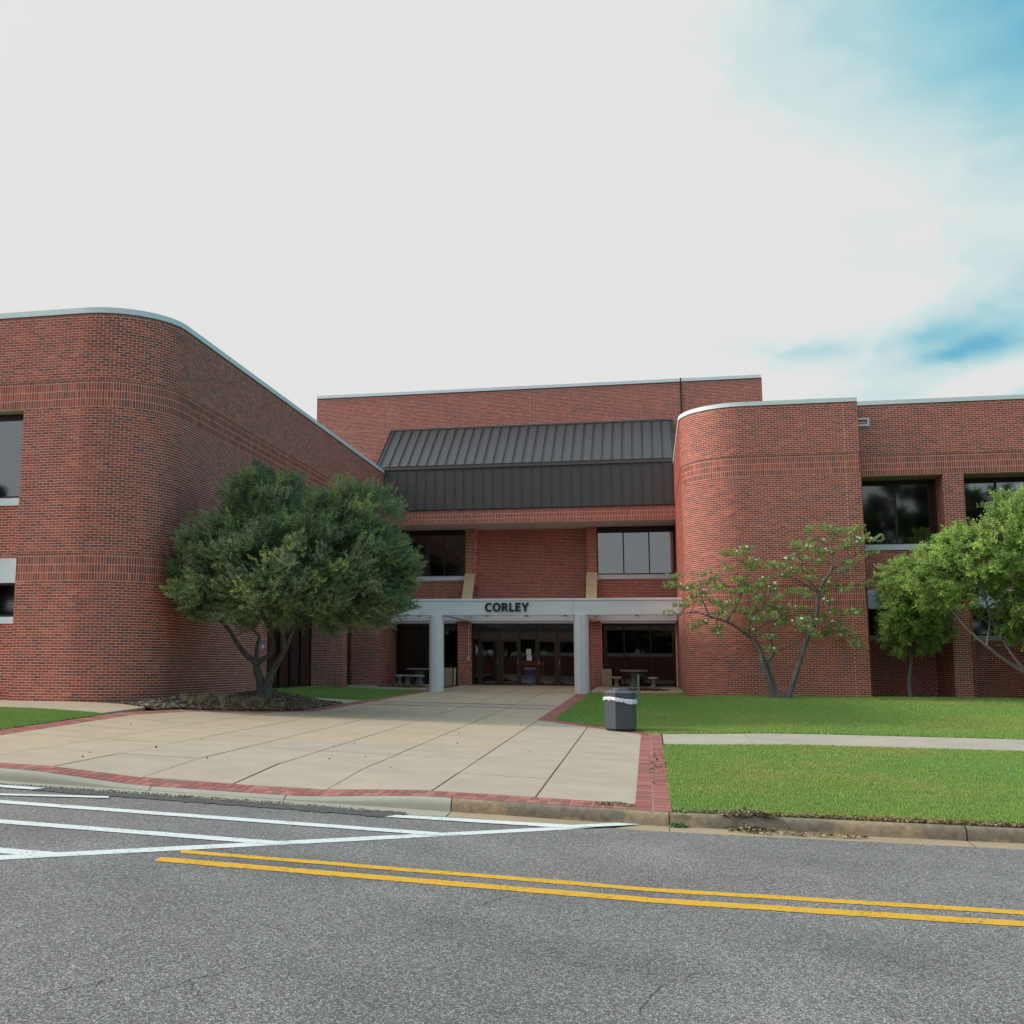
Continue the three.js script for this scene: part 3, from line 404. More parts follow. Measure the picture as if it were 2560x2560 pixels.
// a recessed two-storey window bay facing the road (x0..x1 in plane z)
function bay(x0, x1, z, zf, seed, mulls, glassUp, deep = 0) {
  const zl = z - deep, p = path([{ a: [x0, z], b: [x1, z] }]);      // the ground floor may stand back further than the storey above
  wall(building, path([{ a: [x0, zl], b: [x1, zl] }]), { y1: 1.88, seed: seed, flat: true, thick: .2, phase: .03 }); wall(building, p, { y0: 3.5, y1: 4.86, seed: seed + 1, flat: true, thick: .2, phase: .03, rows: ROWS.map((r) => r.y > 3.4 && r.y < 5 ? { ...r, type: r.y < 3.57 ? 'head' : 'run' } : r).filter((r) => r.h < .08) });
  const S = (y0, y1, pr, zz) => mesh('sill', rbox(x0, x1, y0, y1, zz - .12, zz + pr, .008), mSill, building);
  S(1.88, 2.05, .06, zl); S(2.9, 3.5, .05, z); S(4.86, 5.05, .07, z);
  glazing(building, [x0, zl - .06], [1, 0], 0, x1 - x0, 2.05, 2.9, [0, ...mulls, x1 - x0], mDarkMirror); glazing(building, [x0, z - .04], [1, 0], 0, x1 - x0, 5.05, Y_B1 - .012, [0, ...mulls, x1 - x0], glassUp, { head: .11 });
  mesh('soffit', box(x0, x1, Y_B1 - .012, Y_B1 + .02, z - .1, zf - .12), mBeige, building); if (deep) mesh('soffit', box(x0, x1, 2.905, 2.94, zl - .1, z - .121), mBeige, building);
}
bay(-18.4, -15.2, -24.88, -24.46, 21, [1.6], mMirror);
// side bays of the left wing: deep recess, glass at x = -13.1
wall(building, path([{ a: [-13.1, -31], b: [-13.1, -37.25] }]), { y1: 2.9, seed: 31, flat: true });
for (const [d0, d1, n] of [[37.25, 43.6, 5], [43.2, 51.9, 6]]) glazing(building, [-13.1, -d0], [0, -1], 0, d1 - d0, .02, 2.9, Array.from({ length: n + 1 }, (_, i) => (d1 - d0) * i / n), mDarkMirror, { name: 'storefront' });
for (const [d0, d1, s] of [[31.3, 43.4, 33], [43.0, 51.9, 35]]) { const p = path([{ a: [-12.9, -d0], b: [-12.9, -d1] }]); wall(building, p, { y0: 3.5, y1: 4.86, seed: s, flat: true, thick: .2 }); mesh('sill', box(-13.0, -12.84, 2.9, 3.5, -d1, -d0), mSill, building); mesh('sill', box(-13.0, -12.83, 4.86, 5.05, -d1, -d0), mSill, building); glazing(building, [-12.95, -d0], [0, -1], 0, d1 - d0, 5.05, Y_B1, [0, (d1 - d0) / 3, (d1 - d0) * 2 / 3, d1 - d0], mMirror); mesh('soffit', box(-13.0, -12.0, Y_B1, Y_B1 + .03, -d1, -d0), mBeige, building); mesh('soffit', box(-13.3, -12.9, 2.86, 2.9, -d1, -d0), mBeige, building); }
for (const [d, s] of [[42.415, 41], [48.585, 43]]) wall(building, path([{ a: [-13.12, -d], b: [-11.766, -d] }]), { y1: Y_B1, seed: s, flat: true, thick: .5 });
wall(building, path([{ a: [-11.76, -48.9], b: [-11.76, -52] }]), { y1: Y_B1, seed: 45, flat: true, thick: .3 });
// --- right wing: tower with rounded corner, then the long front
const PR = path([{ a: [1.3, -52], b: [1.3, -40.1] }, { c: [3.3, -40.1], r: 2, a0: Math.PI, a1: Math.PI / 2 }, { a: [3.3, -38.1], b: [6.88, -38.1] }]);
wall(building, PR, { seed: 51, thick: .4, joints: [full(11.9 + Math.PI + 3.12)] });
coping(building, PR, 0, PR.L, Y_TOP, .125, 2.44);
mesh('wall', box(6.6, 6.87, -.3, Y_TOP, -38.9, -38.12), mat(.24, .085, .07), building);
const PW = path([{ a: [6.88, -38.75], b: [36, -38.75] }]), wx = (x) => x - 6.88, bays = [[7.03, 9.52], [10.13, 12.62], [13.23, 15.72]];
wall(building, PW, { seed: 53, thick: .4, s1: wx(17), joints: [9.53, 10.13, 12.63, 13.23].map((x) => [wx(x), Y_B1 + .62, Y_TOP]), holes: bays.map(([a, b]) => [wx(a), wx(b), -.34, Y_B1]) });
mesh('wall', box(17, 36, -.3, Y_TOP, -39.1, -38.76), mat(.26, .10, .08), building);
coping(building, PW, 0, PW.L, Y_TOP, .125, 2.44);
bays.forEach(([a, b], i) => { bay(a, b, -39.75, -38.75, 55 + i * 5, [(b - a) * .49], i ? mMirror : mDarkMirror, 1.3); wall(building, path([{ a: [b - .006, -41.05], b: [b - .006, -39.76] }]), { y1: 2.9, seed: 171 + i, flat: true, thick: .1 }); wall(building, path([{ a: [b - .006, -39.75], b: [b - .006, -38.753] }]), { y1: Y_B1, seed: 71 + i, flat: true, thick: .1 }); wall(building, path([{ a: [a + .006, -38.753], b: [a + .006, -39.75] }]), { y1: Y_B1, seed: 81 + i, flat: true, thick: .1 }); });
mesh('roof', merge([box(1.7, 36, 9.2, 9.4, -70, -40.2), box(3.3, 6.6, 9.2, 9.4, -40.2, -38.4), box(6.6, 36, 9.2, 9.4, -40.2, -39.1), box(35.7, 36, -.3, 9.2, -70, -39), box(1.6, 36, -.3, 9.2, -70, -69.7)]), mRoofing, building);
{ const v = part('wall_vent', building); mesh('frame', merge([box(6.9, 7.34, 9.14, 9.2, -38.76, -38.64), box(6.9, 7.34, 8.92, 8.98, -38.76, -38.64), box(7.28, 7.34, 8.98, 9.14, -38.76, -38.64)]), mSill, v); mesh('louvre', box(6.9, 7.28, 9.03, 9.06, -38.72, -38.68), mat(.5, .55, .6, .5), v); mesh('recess', box(6.89, 7.28, 8.98, 9.14, -38.74, -38.715), mat(.06, .06, .06), v); }
// --- middle: upper block, mansard, fascia
const backRows = []; { let y = 8.94; while (y < 14.0) { const band = y > 12.30 && y < 12.36; backRows.push({ y, h: CO, type: band ? 'head' : 'run', off: 0 }); y += CO; } backRows.push({ y, h: .1016, type: 'head', off: 0 }); backRows.top = y + .1016; }
const PB = path([{ a: [-15.95, -52], b: [5.36, -52] }]);
wall(building, PB, { y0: 8.94, y1: backRows.top, rows: backRows, seed: 91, flat: true, joints: [[15.95 - 12.3, 8.95, 14.1], [15.95 - 5.3, 8.95, 14.1]] });
coping(building, PB, -0, PB.L, backRows.top, .13, 1.52, .03);
mesh('downpipe', box(1.72, 1.775, 9.4, backRows.top + .16, -52.0, -51.93), mFrame, building);
mesh('roof', merge([box(-15.9, 5.3, 13.6, 13.8, -72, -52.3), box(-15.95, -15.7, 7, 13.6, -72, -52.3), box(5.1, 5.35, 7, 13.6, -72, -52.3), box(-15.95, 5.35, 7, 13.6, -72, -71.8)]), mRoofing, building);
const PF = path([{ a: [-11.76, -48.87], b: [1.3, -48.87] }]);
wall(building, PF, { y0: Y_B1, y1: Y_B1 + .6096, rows: ROWS.filter((r) => r.type === 'sold'), seed: 93, flat: true, thick: .25 });
for (let x = -11.7; x < 1.25; x += 2.6) mesh('soffit_panel', box(x + .006, Math.min(x + 2.594, 1.28), Y_B1 - .004, Y_B1 + .05, -51.75, -49.1), mSoffit, building);
{
  const m = part('metal_mansard', building), pitch = .4375, X0 = -11.96;
  for (let k = -1; k < 31; k++) {
    const a = Math.max(X0 + k * pitch, -12.13), b = Math.min(X0 + (k + 1) * pitch, 1.3); if (b - a < .03) continue;
    if (b > -11.72) { const a2 = Math.max(a, -11.74); mesh('metal_panel', merge([box(a2 + .001, b - .001, 7.9, 9.76, -48.87, -48.845), box(a2, a2 + .022, 7.9, 9.76, -48.845, -48.785)]), mMetal, m); }
    const L = Math.hypot(12.3 - 9.9, 52 - 48.82), g = merge([box(a + .001, b - .001, 0, L, -.02, 0), box(a, a + .03, 0, L, 0, .065)]); g.rotateX(-Math.atan2(52 - 48.82, 12.3 - 9.9)); g.translate(0, 9.9, -48.82); mesh('roof_panel', g, mMetalSlope, m);
  }
  mesh('gutter', merge([box(-11.72, 1.3, 9.76, 9.91, -48.87, -48.74), box(-11.72, 1.3, 9.905, 9.925, -48.78, -48.70)]), mGutterMetal, m);
  mesh('drip_edge', box(-11.74, 1.3, 7.86, 7.9, -48.9, -48.81), mFrame, m);
  mesh('ridge_trim', box(-12.13, 1.3, 12.28, 12.36, -52.0, -51.93), mGutterMetal, m);
  const gp = [[48.85, 9.88], [52, 12.28], [52, 9.88]]; const sh = new THREE.Shape(gp.map(([d, y]) => new THREE.Vector2(d, y))), gg = new THREE.ExtrudeGeometry(sh, { depth: .03, bevelEnabled: false }); gg.rotateY(Math.PI / 2); gg.translate(-12.15, 0, 0); mesh('gable_end', gg, mMetal, m);
}
// upper entrance wall
const up = { y0: 3.25, y1: Y_B1, flat: true };
wall(building, path([{ a: [-7.83, -51.6], b: [-2.63, -51.6] }]), { ...up, seed: 101 });
wall(building, path([{ a: [-11.76, -51.2], b: [-8.24, -51.2] }]), { ...up, y1: 4.84, seed: 103 }); wall(building, path([{ a: [-2.2, -51.2], b: [1.3, -51.2] }]), { ...up, seed: 105, holes: [[.0, 3.44, 4.84, Y_B1]] });
for (const [x0, x1, s] of [[-8.26, -7.8, 107], [-2.66, -2.2, 109]]) {
  wall(building, path([{ a: [x0, -50.95], b: [x1, -50.95] }]), { ...up, y0: 4.6, seed: s, thick: .6 }); wall(building, path([{ a: [x1, -50.97], b: [x1, -51.6] }]), { ...up, y0: 3.25, seed: s + 20, thick: .1 });
  const b = part('buttress', building), sh = new THREE.Shape([[50.9, 5.06], [49.55, 3.25], [50.9, 3.25]].map(([d, y]) => new THREE.Vector2(d, y))), g = new THREE.ExtrudeGeometry(sh, { depth: x1 - x0 - .04, bevelEnabled: false }); g.rotateY(Math.PI / 2); g.translate(x0 + .02, 0, 0); mesh('core', g, mat(.24, .085, .07), b);
  const L = Math.hypot(1.4, 1.87); for (let k = 0; k < 3; k++) { const c = rbox(x0 - .01, x1 + .01, L * k / 3 + .003, L * (k + 1) / 3 - .003, -.03, .06, .008); c.rotateX(-Math.atan2(1.4, 1.87)); c.translate(0, 3.22, -49.52); mesh('cap_stone', c, mCapStone, b); }
  mesh('cap_stone', rbox(x0 - .01, x1 + .01, 4.98, 5.14, -51.05, -50.86, .01), mCapStone, b);
}
glazing(building, [-11.76, -51.15], [1, 0], 0, 3.5, 5.04, Y_B1 - .02, [0, 1.28, 2.47, 3.5], mDarkMirror, { head: .16 });
glazing(building, [-2.2, -51.15], [1, 0], 0, 3.44, 5.04, Y_B1 - .02, [0, 1.19, 2.33, 3.44], mMirror, { head: .22 });
mesh('sill', rbox(-11.7, -8.26, 4.84, 5.04, -51.3, -51.08, .008), mSill, building); mesh('sill', rbox(-2.2, 1.24, 4.84, 5.04, -51.3, -51.08, .008), mSill, building);
// --- canopy
{
  const c = part('canopy', building), xs = [-11.7, -8.6, -5.55, -2.75, 1.27];
  for (let i = 0; i < 4; i++) { mesh('beam', rbox(xs[i] + .003, xs[i + 1] - .003, 2.83, 3.37, -42.65, -42.28, .012), mWhiteConc, c); mesh('beam_cap', rbox(xs[i] + .003, xs[i + 1] - .003, 3.375, 3.46, -42.7, -42.255, .012), mWhiteConc, c); }
  for (const [a, b] of [[-11.75, -8.23], [-8.22, -2.24], [-2.23, 1.27]]) mesh('header_beam', rbox(a, b, 2.93, 3.42, -50.88, -50.6, .01), mWhiteConc, c);
  for (const x of [-8.0, -2.45]) mesh('cross_beam', box(x - .14, x + .14, 2.9, 3.33, -50.6, -42.65), mWhiteConc, c);
  for (const x of [-8.02, -2.46]) { const col = part('column', c); const g = new THREE.CylinderGeometry(.284, .284, 2.95, 40); mesh('shaft', g, mWhiteConc, col).position.set(x, 1.355, -42.47); mesh('seam', box(x - .004, x + .004, -.1, 2.83, -42.195, -42.182), mat(.25, .24, .22), col); }
  for (const [a, b] of [[-11.75, -8.65], [-8.03, -2.6], [-2.04, 1.22]]) mesh('storefront_head', box(a, b, 2.835, 2.93, -52.0, -50.7), mWhiteConc, c); mesh('entry_roof', box(-11.7, 1.25, 3.25, 3.3, -51.2, -50.9), mWhiteConc, c);
}
// --- ground floor of the entrance
for (const [x0, x1, d, s] of [[-8.62, -8.05, 50.9, 111], [-2.58, -2.05, 50.9, 113], [1.24, 1.3, 51.2, 115]]) { wall(building, path([{ a: [x0, -d], b: [x1, -d] }]), { y1: 2.93, flat: true, seed: s, thick: .7 }); wall(building, path([{ a: [x1, -d - .02], b: [x1, -d - 1.05] }]), { y1: 2.93, flat: true, seed: s + 1, thick: .1 }); }
glazing(building, [-11.76, -51.95], [1, 0], 0, 3.14, .02, 2.9, [0, 1.13, 2.1, 3.14], mTint, { name: 'storefront' });
glazing(building, [-2.05, -51.95], [1, 0], 0, 3.3, .02, 2.82, [0, .97, 2.15, 3.3], mTint, { name: 'storefront' });
{
  const e = part('entrance', building), z = -51.6;
  mesh('frame', merge([box(-8.04, -2.56, 2.86, 2.95, z - .08, z + .08), box(-8.04, -2.56, 2.46, 2.52, z - .08, z + .08), box(-8.04, -7.98, -.02, 2.86, z - .08, z + .08), ...[-7.70, -6.745, -5.82, -5.04, -4.09, -3.1].map((x) => box(x - .05, x + .05, -.02, 2.46, z - .08, z + .08)), ...[-5.82, -5.04].map((x) => box(x - .03, x + .03, 2.52, 2.86, z - .07, z + .07))]), mBronze, e);
  mesh('transom_panel', box(-7.98, -2.6, 2.12, 2.46, z - .03, z + .05), mBronzePanel, e);
  for (const [a, b] of [[-7.98, -5.85], [-5.79, -5.07], [-5.01, -2.6]]) mesh('transom_pane', box(a, b, 2.52, 2.86, z - .006, z + .006), mTint, e);
  for (const [a, b] of [[-7.98, -7.75], [-5.77, -5.09], [-3.05, -2.6]]) mesh('side_pane', box(a, b, .02, 2.12, z - .006, z + .006), mTint, e);
  for (const [a, b, h] of [[-7.65, -6.795, 1], [-6.695, -5.87, 1], [-4.99, -4.14, -1], [-4.04, -3.15, -1]]) {
    const d = part('door', building); const s = .085;
    mesh('stile', merge([box(a, a + s, .01, 2.11, z - .02, z + .03), box(b - s, b, .01, 2.11, z - .02, z + .03), box(a + s, b - s, .01, .19, z - .02, z + .03), box(a + s, b - s, 2.0, 2.11, z - .02, z + .03)]), mBronze, d);
    mesh('pane', box(a + s, b - s, .19, 2.0, z - .004, z + .006), mTint, d);
    mesh('push_plate', box(a + .25, b - .25, .135, .155, z + .03, z + .036), mat(.5, .5, .5, .3, { metalness: 1 }), d);
    const hx = h > 0 ? b - .05 : a + .05; mesh('handle', merge([box(hx - .012, hx + .012, .95, 1.2, z + .06, z + .075), box(hx - .01, hx + .01, .96, .98, z + .03, z + .06), box(hx - .01, hx + .01, 1.17, 1.19, z + .03, z + .06)]), mat(.35, .34, .33, .35, { metalness: 1 }), d);
  }
  const pipe = part('conduit', building); mesh('tube', box(-8.105, -8.08, 1.28, 2.9, -50.89, -50.865), mSill, pipe); mesh('box', rbox(-8.14, -8.05, 1.12, 1.3, -50.89, -50.85, .01), mSill, pipe);
  // the dim lobby behind the glass
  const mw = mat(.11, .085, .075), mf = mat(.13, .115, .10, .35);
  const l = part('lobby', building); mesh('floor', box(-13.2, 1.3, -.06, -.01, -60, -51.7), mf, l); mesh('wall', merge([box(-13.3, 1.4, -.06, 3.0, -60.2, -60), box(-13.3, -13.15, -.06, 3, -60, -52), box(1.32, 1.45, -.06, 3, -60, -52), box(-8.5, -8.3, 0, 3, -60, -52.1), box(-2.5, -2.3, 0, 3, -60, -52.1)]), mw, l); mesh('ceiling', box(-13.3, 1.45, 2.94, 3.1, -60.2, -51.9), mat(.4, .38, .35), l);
}
// lettering on the canopy beam
const font = await new FontLoader().loadAsync('fonts/droid/droid_sans_bold.typeface.json');
{
  const s = thing('building_sign', 'black raised letters reading CORLEY on the white canopy beam', 'sign', [-6.09, 2.975, -42.275]);
  const word = 'CORLEY', mk = mat(.012, .012, .013, .5), gs = [...word].map((ch) => { const g = new TextGeometry(ch, { font, size: .322, depth: .05, curveSegments: 10, bevelEnabled: true, bevelSize: .004, bevelThickness: .004, bevelSegments: 1 }); g.computeBoundingBox(); return g; });
  const gap = .03, wsum = gs.reduce((a, g) => a + g.boundingBox.max.x - g.boundingBox.min.x, 0) + gap * 5, k = 1.69 / wsum; let x = 0;
  gs.forEach((g) => { const w = g.boundingBox.max.x - g.boundingBox.min.x; g.translate(-g.boundingBox.min.x, 0, 0); g.scale(k, 1, 1); g.translate(x, 0, 0); x += (w + gap) * k; mesh('letter', g, mk, s); });
}
// ------------------------------------------------------------------ things in front of the building
{
  // hexagonal litter bin
  const bx = -.62, bd = 24.62, by = gY(bx, bd) + .01;
  const t = thing('litter_bin', 'dark grey hexagonal litter bin with white liner bag at the lawn corner', 'bin', [bx, by, -bd], -.28);
  const hex = (r0, r1, h, y) => { const g = new THREE.CylinderGeometry(r1, r0, h, 6, 1).toNonIndexed(); g.computeVertexNormals(); g.translate(0, y + h / 2, 0); return g; };
  const mb = mat(.072, .081, .098, .36), ml = mat(.10, .11, .125, .38);
  mesh('base', hex(.31, .31, .04, 0), mat(.03, .03, .03), t); mesh('body', hex(.345, .345, .62, .04), mb, t); mesh('hood', hex(.345, .345, .13, .665), mb, t); mesh('lid', merge([hex(.35, .27, .05, .795), hex(.22, .22, .02, .845), hex(.17, .15, .02, .865)]), ml, t);
  const pos = [], R = rng(31), n = 54, rows = 4, V = [];          // the liner's turned-out rim: a thin creased skirt, hanging lower on one side
  for (let i = 0; i < n; i++) { const a = i / n * Math.PI * 2, c = Math.cos(a % (Math.PI / 3) - Math.PI / 6), hexr = .345 * Math.cos(Math.PI / 6) / c, low = .05 * sstep(-.4, 1, Math.sin(a)), hang = .055 + .03 * R() + .035 * sstep(.3, 1, Math.sin(a)); const col = []; for (let k = 0; k < rows; k++) { const f = k / (rows - 1), r = hexr + .008 + (k === 0 ? -.004 : .010 + R() * .020); col.push([Math.sin(a) * r, .712 - low - f * hang + (R() - .5) * .008, Math.cos(a) * r]); } V.push(col); }
  for (let i = 0; i < n; i++) for (let k = 0; k < rows - 1; k++) { const A = V[i], B = V[(i + 1) % n]; pos.push(...A[k], ...A[k + 1], ...B[k], ...B[k], ...A[k + 1], ...B[k + 1]); }
  mesh('liner_bag', bufferGeo(pos), mat(.72, .75, .80, .3), t);
}
{
  const t = thing('steel_post', 'short thin galvanised post standing on the lawn behind the litter bin', 'post', [-.33, gY(-.33, 35.4), -35.4]);
  const g = new THREE.CylinderGeometry(.033, .033, .9, 14); g.translate(0, .44, 0); mesh('tube', g, mat(.32, .35, .38, .4, { metalness: .6 }), t); const c = new THREE.CylinderGeometry(.036, .036, .02, 14); c.translate(0, .9, 0); mesh('cap', c, mat(.5, .53, .55, .4, { metalness: .6 }), t);
}
// concrete picnic sets under the canopy
const mTableTop = concrete(.46, .47, .46), mPed = concrete(.24, .26, .28);
function pedestal(h, r) { return new THREE.LatheGeometry([[0, 0], [r * 1.15, 0], [r * 1.15, .05], [r * .8, .09], [r * .62, h * .45], [r * .75, h * .7], [r * 1.1, h * .88], [r * 1.1, h], [0, h]].map(([x, y]) => new THREE.Vector2(x, y)), 20); }
function table(x, d, label) { const t = thing('concrete_table', label, 'table', [x, .01, -d], 0, 'concrete tables under the canopy'); const g = new THREE.CylinderGeometry(.62, .58, .075, 36); g.translate(0, .715, 0); mesh('table_top', g, mTableTop, t); mesh('pedestal', pedestal(.68, .22), mPed, t); return t; }
function bench(x, d, turn, label) { const t = thing('concrete_bench', label, 'bench', [x, .01, -d], turn, 'concrete benches under the canopy'); const sh = new THREE.Shape(); sh.absarc(0, 0, .98, -.52, .52, false); sh.absarc(0, 0, .64, .52, -.52, true); const g = new THREE.ExtrudeGeometry(sh, { depth: .055, bevelEnabled: true, bevelSize: .012, bevelThickness: .012, bevelSegments: 2, curveSegments: 14 }); g.rotateX(-Math.PI / 2); g.translate(-.81, .385, 0); mesh('seat', g, mTableTop, t); for (const s of [-.36, .36]) { const p = pedestal(.385, .12); p.translate(Math.cos(s) * .81 - .81, 0, -Math.sin(s) * .81); mesh('leg', p, mPed, t); } return t; }
table(-10.3, 50.3, 'round concrete table before the glass left of the entrance doors'); bench(-11.05, 49.95, Math.PI * .9, 'curved concrete bench beside the table, against the brick end pier'); bench(-10.35, 49.35, -Math.PI / 2, 'curved concrete bench in front of the table left of the doors');
table(-.65, 50.35, 'round concrete table before the glass right of the entrance doors'); bench(.22, 50.1, .1, 'curved concrete bench beside the table nearest the rounded tower'); bench(-1.45, 50.35, Math.PI, 'curved concrete bench between the tan litter bin and the table');
function aggBin(x, d, label) { const t = thing('aggregate_bin', label, 'bin', [x, .01, -d], .04, 'square aggregate litter bins by the doors'); const m = concrete(.44, .37, .28, { bumpScale: .01 }); mesh('body', rbox(-.21, .21, 0, .78, -.21, .21, .015), m, t); mesh('rim', rbox(-.19, .19, .78, .80, -.19, .19, .005), mat(.03, .03, .03), t); const w = []; for (const [a, b] of [[-.17, -.17], [.17, -.17], [-.17, .17], [.17, .17]]) w.push(box(a - .009, a + .009, .8, .95, b - .009, b + .009)); w.push(box(-.18, .18, .945, .965, -.18, -.16), box(-.18, .18, .945, .965, .16, .18), box(-.18, -.16, .945, .965, -.16, .16), box(.16, .18, .945, .965, -.16, .16)); mesh('hood_frame', merge(w), mat(.05, .04, .035, .5), t); }
aggBin(-8.92, 50.0, 'tan pebbled litter bin behind the left white column'); aggBin(-1.82, 50.4, 'tan pebbled litter bin behind the right white column');
{
  const t = thing('folding_sign', 'thin folded sandwich board leaning by the brick pier left of the doors', 'sign', [-8.66, .01, -50.3], .5); const a = box(-.05, .05, 0, .78, -.012, .012); a.rotateX(.08); mesh('board', a, mat(.5, .5, .48), t); const b = box(-.05, .05, 0, .74, -.012, .012); b.rotateX(-.12); b.translate(0, 0, -.1); mesh('back_board', b, mat(.05, .05, .05), t);
  const n = thing('wall_notice', 'small blue and white notice on the brick beside the bushy tree trunk', 'notice', [-13.085, 1.58, -36.7], Math.PI / 2); mesh('plate', rbox(-.1, .1, -.13, .13, 0, .012, .004), mat(.72, .75, .8, .6), n); mesh('print', box(-.1, .1, 0, .128, .0125, .0135), mat(.08, .22, .5, .6), n);
}
// papers taped to the middle pane, bin and bench in the lobby
{
  const pt = (lines) => { const c = document.createElement('canvas'); c.width = 110; c.height = 142; const x = c.getContext('2d'); x.fillStyle = '#e9ebee'; x.fillRect(0, 0, 110, 142); x.fillStyle = '#555a66'; for (let i = 0; i < lines; i++) x.fillRect(14, 22 + i * 18, 82 - (i * 29) % 34, 6); const t = new THREE.CanvasTexture(c); t.colorSpace = THREE.SRGBColorSpace; return new THREE.MeshStandardMaterial({ map: t, roughness: .8 }); };
  [[-5.41, 1.545, 6, 'upper white paper notice taped to the middle glass of the doors'], [-5.38, 1.27, 5, 'lower white paper notice taped to the middle glass of the doors']].forEach(([x, y, n, l]) => { const t = thing('paper_notice', l, 'notice', [x, y, -51.588], 0, 'paper notices on the door glass'); mesh('sheet', box(-.108, .108, -.125, .125, 0, .0015), pt(n), t); });
  const b = thing('blue_bin', 'blue wheeled bin standing behind the middle glass of the doors', 'bin', [-5.38, -.01, -51.95]); const g = new THREE.CylinderGeometry(.34, .28, .72, 4, 1); g.rotateY(Math.PI / 4); g.translate(0, .38, 0); mesh('body', g, mat(.06, .13, .55, .5), b); mesh('liner', rbox(-.27, .27, .72, .84, -.27, .27, .04), mat(.55, .55, .6, .4), b);
  const w = thing('lobby_desk', 'orange wood desk behind the blue bin inside the lobby', 'desk', [-5.4, -.01, -52.9]); mesh('top', box(-.6, .6, .92, 1.12, -.3, .3), mat(.55, .19, .05, .5), w); for (const s of [-.55, .55]) mesh('leg', box(s - .04, s + .04, 0, .92, -.28, .28), mat(.3, .1, .03, .5), w);
}
// round canopy lights
[[-10.4, 'left of the left white column'], [-7.2, 'above the left pair of doors'], [-5.38, 'just right of the lettering'], [-3.65, 'beside the right white column'], [-.48, 'right of the right white column']].forEach(([x, l]) => { const t = thing('canopy_light', 'small round bronze wall light on the white header beam ' + l, 'light', [x, 3.27, -50.6], 0, 'round lights on the white header'); const r = new THREE.CylinderGeometry(.13, .12, .05, 24); r.translate(0, -.025, 0); r.rotateX(-Math.PI / 2); mesh('rim', r, mBronze, t); const d = new THREE.SphereGeometry(.10, 20, 10, 0, 6.283, Math.PI / 2, Math.PI / 2); d.scale(1, .7, 1); d.translate(0, -.05, 0); d.rotateX(-Math.PI / 2); mesh('lens', d, mat(.55, .53, .48, .3), t); });
// ------------------------------------------------------------------ leaf litter and debris
function litter(name, label, cx, cd, rx, rd, n, h, cols, seed, size = .05) { const R = rng(seed), g = bufferGeo([-.5, 0, 0, 0, .06, -.28, .5, 0, 0, 0, .06, .28], [0, 1, 2, 0, 2, 3]), im = finish(new THREE.InstancedMesh(g, new THREE.MeshStandardMaterial({ color: 0xffffff, roughness: 1 }), n)), M = new THREE.Matrix4(), q = new THREE.Quaternion(), e = new THREE.Euler(), c = new THREE.Color(); for (let i = 0; i < n; i++) { const a = R() * 6.283, r = Math.sqrt(R()), x = cx + Math.cos(a) * r * rx, d = cd + Math.sin(a) * r * rd, s = size * (.5 + R()), base = d < 12.93 ? roadY(x) + .012 : gY(x, d) + .012; M.compose(new THREE.Vector3(x, base + R() * h * (1 - r * r) + .006, -d), q.setFromEuler(e.set((R() - .5) * 1.6, R() * 6.28, (R() - .5) * 1.6)), new THREE.Vector3(s, s, s)); im.setMatrixAt(i, M); const k = cols[Math.floor(R() * cols.length)], v = .7 + R() * .6; im.setColorAt(i, c.setRGB(k[0] * v, k[1] * v, k[2] * v)); } im.name = numbered(name); im.userData = { kind: 'stuff', label, category: 'litter' }; scene.add(im); }
const brown = [[.16, .10, .06], [.22, .14, .085], [.10, .07, .05], [.28, .20, .13]], straw = [[.42, .33, .20], [.34, .26, .16], [.22, .15, .09], [.12, .16, .06]];
litter('leaf_litter', 'low pile of brown leaves on the apron before the left table', -10.2, 46.4, 1.1, .6, 1300, .10, brown, 61, .09); litter('leaf_litter', 'low pile of brown leaves on the apron before the right table', -.2, 46.2, 1.0, .5, 1100, .09, brown, 62, .09);
litter('plant_debris', 'clump of torn grass and twigs lying over the old kerb', 1.02, 12.98, .30, .14, 480, .07, straw, 63, .045); litter('plant_debris', 'scattered straw and twigs along the gutter beside the old kerb', 1.5, 12.8, .7, .1, 260, .015, straw, 64, .04); litter('plant_debris', 'withered leaves on the brick band corner by the kerb', -.42, 13.35, .22, .1, 200, .02, straw, 65, .03); litter('plant_debris', 'small green weed tuft at the kerb joint', .27, 12.92, .1, .05, 90, .05, [[.10, .22, .07], [.16, .28, .10]], 66, .05);
litter('plant_debris', 'dry leaves on the brick band beside the lawn', .1, 17.8, .16, 2.6, 60, .005, brown, 67, .05); litter('plant_debris', 'loose dirt and weeds in the gutter along the new kerb', -5.6, 12.62, 2.4, .10, 900, .008, [[.10, .10, .10], [.16, .14, .11], [.10, .17, .05], [.3, .28, .25]], 68, .028); litter('leaf_litter', 'a few dry leaves scattered over the plaza slabs', -5.5, 20, 5, 7, 40, .0, brown, 69, .045); litter('dead_thatch', 'dry brown thatch where the verge meets the old kerb', 4.8, 13.2, 4.6, .12, 6000, .015, [[.26, .18, .10], [.34, .25, .15], [.20, .13, .08]], 70, .035);
litter('leaf_litter', 'pinkish mulch ring at the foot of the flowering tree', 4.05, 37.2, .42, .25, 400, .03, [[.34, .22, .15], [.26, .17, .12]], 71, .07); litter('leaf_litter', 'dark mulch in the shaded bays of the right wing', 8.6, 39.2, 1.6, .5, 1500, .06, brown, 72, .09);
